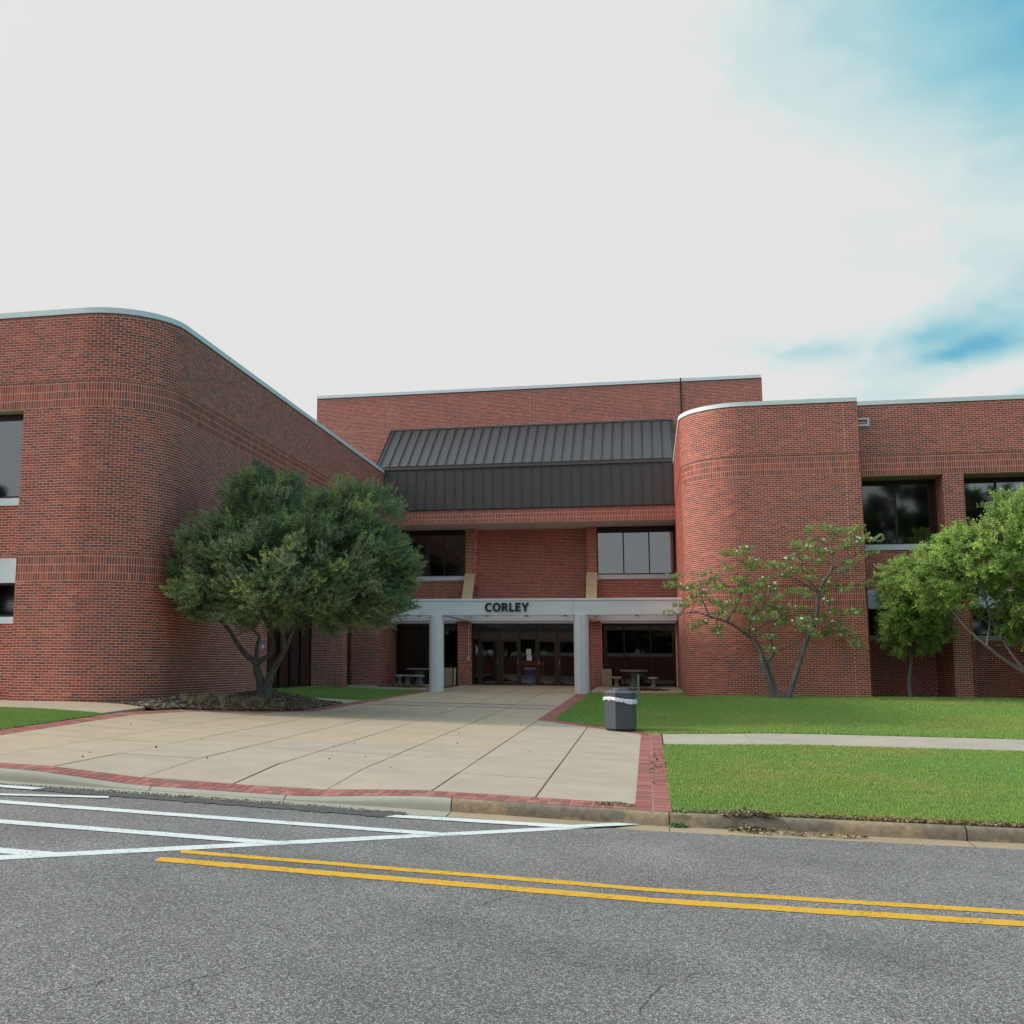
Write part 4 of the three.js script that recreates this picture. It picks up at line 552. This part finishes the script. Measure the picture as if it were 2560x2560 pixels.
// ------------------------------------------------------------------ trees
const barkTex = texture(512, (i, j, c) => { const n = 512, a = fbm(i / n * 40, j / n * 8, 4, 8, 201), b = fbm(i / n * 6, j / n * 6, 3, 6, 202); const v = .4 + .8 * a + .5 * (b - .5); c[0] = c[1] = c[2] = v * .8; }, 1);
const bark = (r, g, b) => new THREE.MeshStandardMaterial({ color: C(r, g, b), map: barkTex, bumpMap: barkTex, bumpScale: .02, roughness: .95 });
function limb(pts, r0, r1, seg = 9, wob = .1, seed = 1) {
  const cv = new THREE.CatmullRomCurve3(pts.map((p) => new THREE.Vector3(...p))), n = Math.max(3, pts.length * 4), pos = [], uv = [], idx = []; let N = new THREE.Vector3(0, 0, 1);
  for (let i = 0; i <= n; i++) { const t = i / n, p = cv.getPoint(t), T = cv.getTangent(t); N.addScaledVector(T, -N.dot(T)).normalize(); const B = new THREE.Vector3().crossVectors(T, N), r = lerp(r0, r1, Math.pow(t, .8)) * (1 + (i === 0 ? .25 : 0)); for (let k = 0; k <= seg; k++) { const a = k / seg * 6.2832, rr = r * (1 + wob * (vnoise((k % seg) * 1.7 + seed * 13, t * n * .5, 0, seed) - .5) * 2); pos.push(p.x + (N.x * Math.cos(a) + B.x * Math.sin(a)) * rr, p.y + (N.y * Math.cos(a) + B.y * Math.sin(a)) * rr, p.z + (N.z * Math.cos(a) + B.z * Math.sin(a)) * rr); uv.push(k / seg * .6, t * n * .12); } }
  for (let i = 0; i < n; i++) for (let k = 0; k < seg; k++) { const a = i * (seg + 1) + k; idx.push(a, a + 1, a + seg + 1, a + 1, a + seg + 2, a + seg + 1); }
  return bufferGeo(pos, idx, uv);
}
// a sprig of leaves along a short twig (+y)
function sprig(n, len, ll, lw, seed, { spread = 1, droop = 0, tip = 0 } = {}) {
  const R = rng(seed), pos = [], idx = [];
  for (let i = 0; i < n; i++) { const t = tip ? 1 - tip * R() : (i + .5) / n, y = t * len, a = i * 2.4 + R(), el = .5 + R() * .7 * spread - droop, l = ll * (.65 + .6 * R()), w = lw * (.75 + .5 * R()); const d = new THREE.Vector3(Math.cos(a) * Math.cos(el), Math.sin(el), Math.sin(a) * Math.cos(el)), s = new THREE.Vector3(-Math.sin(a), (R() - .5) * .9, Math.cos(a)).normalize(), u = new THREE.Vector3().crossVectors(d, s).multiplyScalar(l * .12), b = pos.length / 3; const o = new THREE.Vector3((R() - .5) * len * .2, y, (R() - .5) * len * .2); const P = (f, g, h) => { const v = o.clone().addScaledVector(d, l * f).addScaledVector(s, w * g).addScaledVector(u, h); pos.push(v.x, v.y, v.z); }; P(0, 0, 0); P(.5, -.5, 1); P(1, 0, -.6); P(.5, .5, 1); idx.push(b, b + 1, b + 2, b, b + 2, b + 3); }
  return bufferGeo(pos, idx);
}
const leafMat = (t = .35) => new THREE.MeshPhysicalMaterial({ color: 0xffffff, roughness: .9, transmission: t, thickness: 0, ior: 1.4 });
// crown: clumps of sprigs through a set of ellipsoids [cx, cy, cz, rx, ry, rz]
function crown(tree, lobes, { clumps, per, sig, seed, geos, tints, size = [.8, 1.3], shell = 4, ok = () => true, upward = .35, twigFrom = null, twigMat, twigR = .012, bare = 0, mt = leafMat() }) {
  const R = rng(seed), vol = lobes.map((l) => l[3] * l[4] * l[5]), tot = vol.reduce((a, b) => a + b), gauss = () => (R() + R() + R() + R() - 2) * .87, items = [], tw = []; let guard = 0;
  const mid = lobes.reduce((a, l, i) => [a[0] + l[0] * vol[i] / tot, a[1] + l[1] * vol[i] / tot, a[2] + l[2] * vol[i] / tot], [0, 0, 0]);
  for (let c = 0; c < clumps && guard < clumps * 20; guard++) {
    let u = R() * tot, li = 0; while (u > vol[li]) u -= vol[li++]; const L = lobes[li]; const th = R() * 6.283, cz = 2 * R() - 1, sr = Math.sqrt(1 - cz * cz), r = Math.pow(R(), 1 / shell); const p = [L[0] + L[3] * r * sr * Math.cos(th), L[1] + L[4] * r * cz, L[2] + L[5] * r * sr * Math.sin(th)];
    if (!ok(...p)) continue; c++;
    const tint = tints[Math.floor(R() * tints.length)], tv = .88 + .24 * R(), out = new THREE.Vector3(p[0] - mid[0], (p[1] - mid[1]) + upward * 2, p[2] - mid[2]).normalize();
    for (let k = 0; k < per; k++) { const q = [p[0] + gauss() * sig, p[1] + gauss() * sig * .75, p[2] + gauss() * sig]; if (!ok(...q)) continue; const d = out.clone().add(new THREE.Vector3(gauss(), gauss() + upward * .5, gauss()).multiplyScalar(.9)).normalize(); items.push([q, d, size[0] + R() * (size[1] - size[0]), R() * 6.28, tint.map((x) => x * tv).map((x, i, a) => x * (i ? 1 : 1)).map(((k) => (x) => x * k)(.7 + .6 * R()))]); }
    if (twigFrom) { let best = null, bd = 1e9; for (const f of twigFrom) { const dd = (f[0] - p[0]) ** 2 + ((f[1] - p[1]) * (f[1] > p[1] ? 2.2 : 1)) ** 2 + (f[2] - p[2]) ** 2; if (dd < bd) { bd = dd; best = f; } } const m = [lerp(best[0], p[0], .5) + gauss() * .12, lerp(best[1], p[1], .5) + .1 + gauss() * .1, lerp(best[2], p[2], .5) + gauss() * .12]; tw.push(limb([best, m, p], twigR, twigR * .3, 5, 0)); for (let b = 0; b < bare; b++) { const e = out.clone().add(new THREE.Vector3(gauss(), gauss(), gauss()).multiplyScalar(.8)).normalize(), Ln = .22 + R() * .3; const q = [p[0] + e.x * Ln, p[1] + e.y * Ln, p[2] + e.z * Ln]; if (ok(...q)) tw.push(limb([p, [p[0] + e.x * Ln * .5, p[1] + e.y * Ln * .5 + .02, p[2] + e.z * Ln * .5], q], .006, .002, 4, 0)); } }
  }
  const groups = geos.map(() => []); items.forEach((it, i) => groups[i % geos.length].push(it));
  const cr = part('crown', tree); const M = new THREE.Matrix4(), qa = new THREE.Quaternion(), qb = new THREE.Quaternion(), Y = new THREE.Vector3(0, 1, 0), col = new THREE.Color();
  groups.forEach((g, gi) => { const im = finish(new THREE.InstancedMesh(geos[gi], mt, g.length)); g.forEach(([q, d, s, tw2, c], i) => { qa.setFromUnitVectors(Y, d); qb.setFromAxisAngle(Y, tw2); M.compose(new THREE.Vector3(...q), qa.multiply(qb), new THREE.Vector3(s, s, s)); im.setMatrixAt(i, M); im.setColorAt(i, col.setRGB(...c)); }); im.name = 'foliage'; stuff(im); cr.add(im); });
  if (tw.length) mesh('twigs', merge(tw), twigMat, tree);
}
const along = (limbs, from = 0) => limbs.flatMap((l) => { const cv = new THREE.CatmullRomCurve3(l.map((p) => new THREE.Vector3(...p))); return Array.from({ length: 14 }, (_, i) => cv.getPoint(from + (1 - from) * i / 13).toArray()); });
// --- dense small-leaved tree by the left wing
{
  const t = thing('bushy_tree', 'dense dark green small-leaved tree with forked grey trunk in the mulch bed', 'tree');
  const Z = (y) => -28.3 + 1.5 * sstep(.6, 3.2, y), raw = [[[-10.08, .02], [-10.12, .46], [-10.22, .76], [-10.24, .96], [-10.47, 1.16], [-10.65, 1.46], [-10.75, 1.77], [-11.05, 2.23]], [[-10.24, .96], [-10.01, 1.06], [-9.75, 1.24], [-9.67, 1.47], [-9.68, 1.77], [-9.86, 2.36]], [[-9.92, .02], [-9.89, .51], [-9.77, .76], [-9.56, 1.06], [-9.35, 1.34], [-9.15, 1.67], [-8.89, 2.03], [-8.39, 2.48]], [[-10.24, .96], [-10.1, 1.42], [-9.97, 1.67], [-10.11, 1.85], [-10.54, 2.75]], [[-9.35, 1.34], [-9.26, 1.85], [-9.22, 2.48], [-9.34, 3.25]], [[-9.68, 1.77], [-9.17, 2.74], [-8.81, 3.5]]];
  const off = [.1, -.1, -.15, .2, .25, -.3], L = raw.map((l, i) => l.map(([x, y]) => [x, y, Z(y) + off[i] * sstep(.9, 2.5, y)])); for (const l of [L[0], L[2]]) l[0][1] = -.15;
  const more = [[L[2][7], [-7.6, 2.9, -26.6], [-6.9, 3.3, -26.4]], [L[5][2], [-8.2, 4.2, -26.5], [-7.4, 4.8, -26.7]], [L[4][3], [-9.4, 4.2, -26.9], [-9.6, 5.0, -26.7]], [L[3][4], [-10.8, 3.6, -26.4]], [L[2][6], [-8.4, 2.6, -25.6], [-8.2, 3.0, -24.9]], [L[1][5], [-9.9, 3.0, -25.6], [-9.6, 3.4, -25.0]]];
  const rad = [[.14, .035], [.085, .03], [.125, .035], [.06, .02], [.07, .02], [.05, .018]], m = bark(.21, .20, .185);
  mesh('trunk', merge([...L.map((l, i) => limb(l, rad[i][0], rad[i][1], 12, .12, i + 3)), ...more.map((l, i) => limb(l, .035, .012, 7, .1, i + 20))]), m, t);
  const lobes = [[-8.75, 3.4, -26.7, 2.9, 1.32, 2.1], [-9.55, 5.0, -26.9, 1.35, .85, 1.3], [-7.35, 4.65, -26.9, 1.25, .85, 1.3], [-6.75, 3.1, -26.8, 1.0, 1.2, 1.4], [-10.55, 3.3, -25.9, 1.1, 1.25, 1.2], [-8.8, 2.6, -26.5, 2.6, .72, 1.9]];
  const ok = (x, y, z) => y > 1.5 + .22 * vnoise(x * 2, z * 2, 0, 77) && (z > -26.4 ? Math.hypot(Math.max(0, x + 13.66), Math.max(0, -26.36 - z)) >= 0 && !(x < -11.66 && z < -26.2) && !(x < -11.6 && Math.hypot(x + 13.66, z + 26.36) < 2.02) : x > -11.66);
  crown(t, lobes, { clumps: 900, per: 32, sig: .27, seed: 301, shell: 4.5, ok, upward: .45, geos: [1, 2, 3].map((s) => sprig(15, .22, .055, .03, s + 40)), tints: [[.175, .26, .11], [.145, .225, .10], [.20, .295, .11], [.20, .265, .15], [.28, .37, .11], [.25, .315, .17], [.12, .19, .085], [.17, .255, .11]], twigFrom: along([...L, ...more], .45), twigMat: bark(.30, .28, .25), bare: 2, size: [.75, 1.25] });
}
// --- open flowering tree before the rounded tower
{
  const t = thing('flowering_tree', 'open tiered tree with white flowers and leaning stems before the rounded tower', 'tree');
  const raw = [[[3.86, .01], [3.69, .47], [3.5, 1.09], [3.48, 1.32], [3.36, 1.71], [3.14, 1.91], [2.84, 2.15], [2.47, 2.36], [1.94, 2.54], [1.52, 2.7]], [[3.93, .03], [3.77, .63], [3.67, 1.09], [3.85, 1.38], [3.77, 1.72], [3.78, 1.99], [3.66, 2.17]], [[3.85, 1.38], [4.18, 1.56], [4.48, 1.68], [4.67, 1.85]], [[3.62, 1.13], [3.43, 1.52], [3.32, 1.75], [3.33, 1.99], [3.53, 2.23], [4.02, 2.48]], [[4.21, -.01], [4.48, .71], [4.69, 1.33], [4.88, 1.87], [5.1, 2.3], [5.23, 2.77], [5.28, 3.28], [5.45, 3.63], [5.65, 3.94], [5.72, 4.26], [5.64, 4.65], [5.32, 5.01]], [[5.29, 3.32], [5.07, 3.56], [4.83, 3.83], [4.77, 4.27]], [[5.65, 3.98], [5.99, 4.21], [6.37, 4.44], [6.74, 4.67]], [[5.23, 2.77], [5.7, 2.69], [6.21, 2.57]], [[4.88, 1.87], [5.38, 2.07], [5.97, 2.07]], [[5.28, 3.28], [4.59, 3.68], [4.12, 3.88]], [[2.47, 2.36], [2.88, 3.1], [3, 3.49], [3.18, 4.09]], [[1.94, 2.54], [1.72, 3.1], [1.62, 3.67], [1.19, 3.35]], [[1.52, 2.7], [1.05, 2.63]], [[3.14, 1.91], [3.23, 2.5], [3.63, 3.01], [4.2, 3.17]]];
  const tufts = [2.77, 4.5, 2.54, 4.46, 2.96, 4.49, 3.22, 4.21, 3.25, 4.01, 3.48, 4.05, 2.97, 3.73, 2.74, 3.66, 2.52, 3.98, 2.43, 3.5, 1.63, 3.83, 1.97, 3.62, 2.17, 3.78, 1.43, 3.51, 1.27, 3.35, .88, 3.71, .72, 3.51, 1, 3.51, .82, 2.63, 1.06, 2.87, 1.41, 2.94, 1.49, 3.14, 1.81, 3.3, 2.12, 3.34, 1.95, 3.02, 1.42, 2.11, 1.85, 2.3, 2.04, 1.99, 2.16, 2.15, 2.26, 2.86, 2.58, 3.3, 2.49, 2.86, 2.72, 2.94, 2.88, 3.26, 3.11, 3.33, 3.19, 3.49, 3.42, 3.49, 3.65, 3.65, 3.72, 3.49, 3.87, 3.33, 3.25, 3.02, 3.48, 3.09, 3.17, 2.7, 2.94, 2.62, 2.71, 2.62, 2.25, 2.62, 2.47, 2.5, 3.08, 2.38, 3.38, 2.38, 3.61, 2.46, 3.77, 2.7, 3.93, 2.85, 4.19, 2.77, 4.09, 3.09, 4.39, 3.25, 4.61, 3.24, 4.18, 2.58, 4.21, 2.34, 3.94, 2.23, 3.22, 2.07, 3.59, 1.87, 3.68, 1.4, 4.05, 4.08, 3.97, 4.12, 4.32, 4.28, 4.41, 4.67, 4.64, 4.87, 4.7, 4.55, 5.05, 4.66, 4.99, 4.31, 5.14, 5.26, 5.44, 5.25, 5.85, 5.28, 6.03, 5.12, 6.33, 5.15, 6.55, 5.23, 6.8, 5.07, 6.9, 4.83, 6.61, 4.87, 6.31, 4.72, 6.08, 4.65, 5.94, 4.85, 5.36, 4.97, 5.56, 4.57, 5.33, 4.46, 6.73, 4.44, 6.13, 4.13, 6.24, 4.01, 5.29, 4.18, 4.94, 3.95, 4.97, 3.64, 4.61, 3.95, 4.26, 3.8, 4.71, 2.77, 4.91, 3.12, 4.58, 2.3, 4.68, 2.07, 4.98, 2.15, 5.17, 2.3, 5.33, 2.5, 5.49, 2.93, 5.4, 3.28, 5.59, 3.59, 5.84, 3.31, 5.7, 2.57, 5.99, 2.57, 6.35, 2.57, 5.76, 2.3, 5.97, 2.07, 6.14, 1.92, 5.45, 1.99, 5.15, 1.84, 5.64, 2.07, 4.85, 2.5, 6.35, 1.76, 6.31, 1.57, 6.69, 3.5];
  const zoff = [-.1, .25, .5, .3, 0, .4, -.2, .45, -.3, .5, .45, .35, -.1, .55], L = raw.map((l, i) => l.map(([x, y], k) => [x, y, -37 + zoff[i] * sstep(0, 1, k / (l.length - 1)) + .08 * Math.sin(i * 3 + k)])); for (const i of [2, 5, 6, 7, 8, 9, 10, 11, 12, 13, 3]) { const p = L[i][0]; let best = null, bd = 9; L.forEach((m, j) => { if (j !== i && j !== 5) for (const q of m) { const d = Math.hypot(q[0] - p[0], q[1] - p[1]); if (d < bd) { bd = d; best = q; } } }); if (bd < .2) p[2] = best[2]; }
  for (const i of [0, 1, 4]) L[i][0][1] = -.1;
  const rad = [[.095, .02], [.07, .016], [.03, .012], [.04, .012], [.10, .018], [.03, .01], [.03, .01], [.022, .008], [.024, .008], [.022, .008], [.028, .008], [.024, .008], [.018, .008], [.026, .008]], m = bark(.25, .245, .24);
  const pts = along(L, .3), R = rng(401), tw = [], items = [], fl = [];
  for (let i = 0; i < tufts.length; i += 2) { const x = tufts[i], y = tufts[i + 1]; let best = pts[0], bd = 1e9; for (const f of pts) { const d = Math.hypot(f[0] - x, f[1] - y); if (d < bd) { bd = d; best = f; } } const p = [x, y, clamp(best[2] + (R() - .5) * 1.5, -37.75, -35.8)]; tw.push(limb([best, [lerp(best[0], x, .55), lerp(best[1], y, .45) + .02, lerp(best[2], p[2], .5)], p], .011, .004, 5, 0)); for (let s = 0; s < 3; s++) { const q = [p[0] + (R() - .5) * .34, p[1] + (R() - .5) * .12, p[2] + (R() - .5) * .34]; tw.push(limb([p, [lerp(p[0], q[0], .5), lerp(p[1], q[1], .5) + .02, lerp(p[2], q[2], .5)], q], .005, .003, 4, 0)); for (let k = 0; k < 7; k++) items.push([[q[0] + (R() - .5) * .34, q[1] + (R() - .5) * .18, q[2] + (R() - .5) * .34], [.26, .40, .125].map((c, ci) => c * (.75 + .6 * R()) * (ci === 0 ? .9 + .5 * R() : 1)), .8 + R() * .5]); if (R() < .34) fl.push([q[0] + (R() - .5) * .2, q[1] + .09, q[2] + (R() - .5) * .1]); } }
  mesh('trunk', merge([...L.map((l, i) => limb(l, rad[i][0], rad[i][1], 10, .1, i + 50)), ...tw]), m, t);
  const cr = part('crown', t), g = [1, 2].map((s) => sprig(6, .07, .08, .036, s + 60, { spread: 1.2, droop: .25 })), M = new THREE.Matrix4(), q = new THREE.Quaternion(), e = new THREE.Euler(), col = new THREE.Color();
  g.forEach((geo, gi) => { const its = items.filter((_, i) => i % 2 === gi), im = finish(new THREE.InstancedMesh(geo, leafMat(.35), its.length)); its.forEach(([p, c, s], i) => { M.compose(new THREE.Vector3(...p), q.setFromEuler(e.set((R() - .5) * .7, R() * 6.28, (R() - .5) * .7)), new THREE.Vector3(s, s, s)); im.setMatrixAt(i, M); im.setColorAt(i, col.setRGB(...c)); }); im.name = 'foliage'; stuff(im); cr.add(im); });
  const pet = []; for (let k = 0; k < 4; k++) { const a = k * 1.5708, ca = Math.cos(a), sa = Math.sin(a), P = (r, w, y) => [ca * r - sa * w, y, sa * r + ca * w]; pet.push(...P(0, 0, 0), ...P(.03, -.024, .008), ...P(.055, 0, .012), ...P(0, 0, 0), ...P(.055, 0, .012), ...P(.03, .024, .008)); }
  const fg = bufferGeo(pet), fm = mat(.80, .80, .70, .8); fl.forEach((p) => { const f = mesh('flower', fg, fm, t); f.position.set(...p); f.rotation.set(.75 + (R() - .5) * .6, R() * .9, (R() - .5) * .6); f.scale.setScalar(.65 + R() * .4); });
}
// --- bright green trees before the right wing
{
  const t = thing('spreading_tree', 'bright green layered tree leaning in from the edge beside the right wing', 'tree');
  const L = [[[11.25, -.15, -34.9], [10.9, .45, -35], [10.41, .86, -35], [9.9, 1.22, -35], [9.49, 1.6, -35], [9.02, 2.11, -35.1], [8.6, 2.75, -35.2], [8.2, 3.3, -35.1]], [[11.35, -.15, -35.3], [10.95, .5, -35.4], [10.43, 1.09, -35.4], [9.87, 2.11, -35.3], [9.6, 3.1, -35.3], [9.7, 4.2, -35.2]], [[9.49, 1.6, -35], [9.5, 2.4, -34.6], [9.2, 3.4, -34.2]], [[11.3, -.1, -35.1], [11.2, 1.3, -35.2], [10.9, 2.6, -35.4], [10.7, 4, -35.3], [10.6, 5.2, -35.2]], [[9.87, 2.11, -35.3], [9.1, 2.9, -35.8], [8.6, 3.7, -35.9]]];
  const m = bark(.22, .205, .185); mesh('trunk', merge(L.map((l, i) => limb(l, [.085, .075, .04, .085, .04][i], .018, 9, .08, i + 70))), m, t);
  const lobes = [[9.8, 4.1, -35.1, 1.6, 1.1, 1.5], [8.3, 3.7, -35.1, 1.35, .7, 1.2], [8.9, 4.5, -35.2, .9, .45, .9], [10.6, 5.1, -35.1, .95, 1.0, 1.2], [8.9, 3.05, -35.0, 1.3, .5, 1.1], [10.75, 2.7, -35.2, .95, 1.1, 1.2], [11.9, 4.3, -35.2, 1.5, 1.4, 1.5]];
  crown(t, lobes, { clumps: 520, per: 18, sig: .24, seed: 501, shell: 2.6, upward: .1, ok: (x, y, z) => y > 1.6 && z < -33 && z > -37.6 && !(y < 2.75 && x < 9.9 && y > 2.2 && vnoise(x * 2, y * 3, 0, 5) > .35), geos: [1, 2].map((s) => sprig(10, .2, .085, .042, s + 80, { droop: .35 })), tints: [[.27, .42, .085], [.33, .48, .10], [.21, .35, .075], [.38, .51, .11], [.28, .43, .09]], twigFrom: along(L, .35), twigMat: m, twigR: .014, size: [.8, 1.3], mt: leafMat(.4) });
  const s = thing('small_tree', 'small drooping bright green tree in the shaded bay of the right wing', 'tree');
  const S = [[[8.08, -.1, -38.35], [8.07, .6, -38.35], [8.15, 1.1, -38.35], [8.13, 1.8, -38.35], [8.11, 2.6, -38.3]], [[8.14, 1.6, -38.35], [8.6, 2.3, -38.2]], [[8.13, 1.8, -38.35], [7.7, 2.5, -38.2]], [[8.11, 2.6, -38.3], [8.05, 3.6, -38.2]]], m2 = bark(.26, .25, .24);
  mesh('trunk', merge(S.map((l, i) => limb(l, i ? .03 : .075, i ? .012 : .03, 9, .08, i + 90))), m2, s);
  crown(s, [[8.25, 2.4, -38.2, 1.1, 1.0, .85], [8.0, 3.6, -38.2, .65, .75, .6], [7.75, 2.8, -38.1, .6, .8, .6]], { clumps: 210, per: 16, sig: .2, seed: 502, shell: 3.5, upward: -.25, ok: (x, y, z) => y > 1.35 && x > 7.25 && (z > -38.7), geos: [1, 2].map((k) => sprig(10, .2, .075, .036, k + 84, { droop: .6 })), tints: [[.26, .42, .085], [.32, .47, .10], [.20, .35, .07]], twigFrom: along(S, .4), twigMat: m2, size: [.8, 1.2], mt: leafMat(.4) });
}
// ------------------------------------------------------------------ across the road, behind the viewer: what the windows mirror
{
  const geos = [1, 2].map((s) => sprig(9, .9, .55, .34, s + 120)), m = bark(.16, .13, .11);
  const mk = (x, d, h, r, seed, label) => { const t = thing('street_tree', label, 'tree', [0, 0, 0], 0, 'tall trees across the road'); const y0 = roadY(x) + .1; const L = [[[x, y0 - .2, d], [x + .2, h * .25, d], [x, h * .5, d + .3], [x - .3, h * .8, d]]]; mesh('trunk', limb(L[0], .34, .08, 10, .08, seed), m, t); crown(t, [[x, h * .62, d, r, h * .36, r], [x + r * .4, h * .45, d, r * .7, h * .22, r * .8], [x - r * .4, h * .48, d, r * .75, h * .22, r * .8]], { clumps: 240, per: 10, sig: .75, seed, shell: 2.4, geos, tints: [[.05, .085, .03], [.04, .07, .026], [.065, .105, .035]], size: [.7, 1.3], upward: .3, mt: leafMat(.25) }); };
  mk(15, 36, 17, 6, 601, 'tall dark tree across the road, opposite the right wing'); mk(24, 36, 21.5, 7.5, 602, 'tallest dark tree across the road, opposite the right wing windows'); mk(4, 40, 10, 5, 603, 'low rounded tree across the road, opposite the entrance doors'); mk(-9, 42, 10.5, 5, 604, 'rounded tree across the road, opposite the bushy tree'); mk(-56, 33, 15.5, 3.4, 605, 'narrow tree across the road, opposite the left wing window'); mk(33, 38, 18, 6.5, 606, 'farthest dark tree across the road, past the right wing');
  mk(10, 46, 13, 5.5, 607, 'broad tree across the road, between the rounded and the tall dark trees'); mk(-3, 48, 10, 5.5, 608, 'broad tree across the road, behind the two rounded trees'); mk(-18, 44, 12, 5, 609, 'bushy tree across the road, opposite the left wing corner');
  const w = thing('roadside_wall', 'low brick wall with a white cap across the road', 'wall', [0, roadY(0), 30]); mesh('brick_face', box(-34, 34, -.3, 2.75, -.2, .2), mat(.22, .09, .07), w); for (const [a, b] of [[-34, -8], [-7.4, 6], [8.2, 34]]) mesh('cap', rbox(a, b, 2.75, 3.1, -.3, .3, .03), mat(.5, .5, .48), w);
}
renderer.render(scene, camera);
